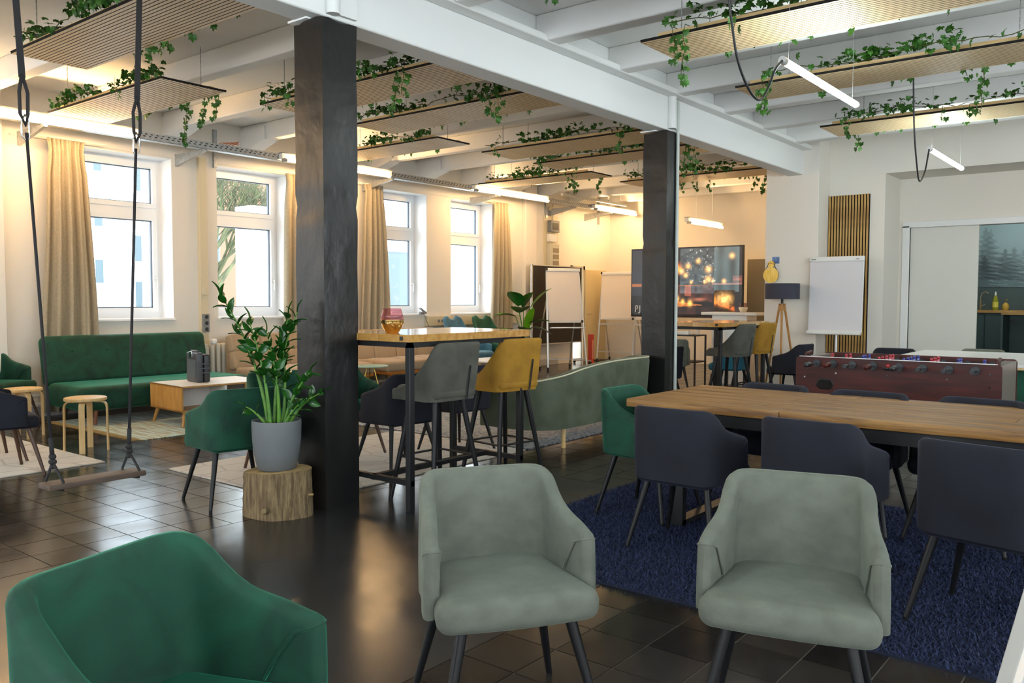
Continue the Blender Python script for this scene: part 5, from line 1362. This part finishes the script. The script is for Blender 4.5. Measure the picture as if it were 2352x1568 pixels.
# ------------------------------------------------------------------ kitchen behind the sliding door
def mural(u, v):
    base = lerp(.2, .42, v); r, g_, b = base * .9, base * 1.15, base * 1.22
    f = vn(u * 5 + 3, v * 5); r += .03 * f; g_ += .05 * f; b += .058 * f
    for i in range(17):
        rr_ = random.Random(i); cu = rr_.uniform(-.05, 1.05); far = rr_.random(); base_v = rr_.uniform(-.2, .25) + (.45 * far if i % 3 == 0 else 0); hh = rr_.uniform(.4, .75)
        q = (v - base_v) / hh
        if 0 < q < 1:
            w = .11 * (1 - q) * (.6 + .4 * math.sin(q * 55 + u * 40)) + .004
            if abs(u - cu) < w: k = lerp(.5, .85, far); r *= k; g_ *= k; b *= k
    low = math.exp(-(v / .18) ** 2); r += .006 * low; g_ += .02 * low; b += .03 * low
    return (r, g_, b)
t = thing('forest_mural', 'dark misty forest mural on the kitchen wall', 'mural', (-1.75, 16.49, 1.60)); o = printed('print', mural, 3.2, 1.25, 240, 110, t, .6)
dg = mat('kitchen_front', (.05, .085, .085), .5)
t = thing('kitchen_counter', 'dark kitchen units with oak worktop behind the sliding door', 'kitchen counter', (-1.75, 16.1, 0))
part('worktop', MB().box((-1.6, -.32, 1.17), (1.6, .38, 1.21)), oak, t)
for k in range(4):
    f = part('cabinet_door', MB().box((-1.58 + k * .8, -.30, .12), (-.80 + k * .8, -.28, 1.15)), dg, t, bevel=.004)
    part('handle', MB().cyl((-1.30 + k * .8, -.32, 1.05), (-1.08 + k * .8, -.32, 1.05), .006), chrome, f)
part('carcass', MB().box((-1.6, -.28, 0), (1.6, .37, 1.17)), dg, t)
part('breakfast_top', MB().box((-.45, -1.0, 1.15), (1.6, -.34, 1.19)), oak, t); part('breakfast_side', MB().box((-.45, -1.0, 0), (-.42, -.34, 1.15)), mat('kitchen_side', (.06, .11, .11), .5), t)
t = thing('tap', 'chrome kitchen tap beside the door edge', 'tap', (-2.68, 16.25, 1.21))
part('spout', MB().tube([(0, 0, 0), (0, 0, .22), (.02, 0, .29), (.08, -.02, .31), (.13, -.03, .28)], .013, 10), chrome, t, smooth=True); part('lever', MB().cyl((.0, -.02, .06), (.08, -.05, .10), .008), chrome, t)
t = thing('soap_bottle', 'yellow green washing up bottle on the kitchen worktop', 'bottle', (-2.42, 16.0, 1.21))
part('body', MB().lathe([(0, 0), (.042, 0), (.045, .02), (.045, .16), (.03, .22), (.014, .25), (0, .25)], n=20), mat('soap', (.42, .42, .04), .15, trans=.3), t, smooth=True, ang=50); part('cap', MB().cyl((0, 0, .25), (0, 0, .31), .016, .01), whitepl, t); part('label', MB().lathe([(.0456, .05), (.0456, .14)], n=20), mat('soap_label', (.75, .65, .1), .4), t)
t = thing('soap_dispenser', 'small round amber soap dispenser next to the washing up bottle', 'dispenser', (-2.27, 16.0, 1.21))
part('body', MB().lathe([(0, 0), (.04, 0), (.055, .05), (.045, .10), (.015, .13), (0, .13)], n=20), mat('amber', (.55, .33, .06), .2), t, smooth=True, ang=50); part('pump', MB().tube([(0, 0, .12), (0, 0, .17), (.03, 0, .175)], .007, 8), brass, t)
t = thing('bread_box', 'black box on the kitchen worktop at the right edge', 'box', (-1.9, 16.1, 1.21)); part('body', MB().rbox((.1, 0, .07), (.42, .25, .14), .03, 3), darkpl, t, smooth=True); part('lid_line', MB().box((-.11, -.126, .10), (.31, -.1245, .105)), greypl, t)
t = thing('kitchen_fill_lamp', 'added unseen ceiling lamp that brightens the kitchen', 'lamp', (-1.8, 15.0, 3.2))  # unseen lamp added to brighten the kitchen and mural
part('shade', MB().lathe([(.03, .18), (.2, 0), (.19, 0), (.02, .17)], n=24), whitepl, t, smooth=True); part('bulb', MB().rbox((0, 0, .03), (.16, .16, .16), .08, 4), emis('kitchen_fill_bulb', (.85, 1, .97), 180), t, smooth=True); part('cord', MB().cyl((0, 0, .17), (0, 0, .56), .005), darkpl, t)
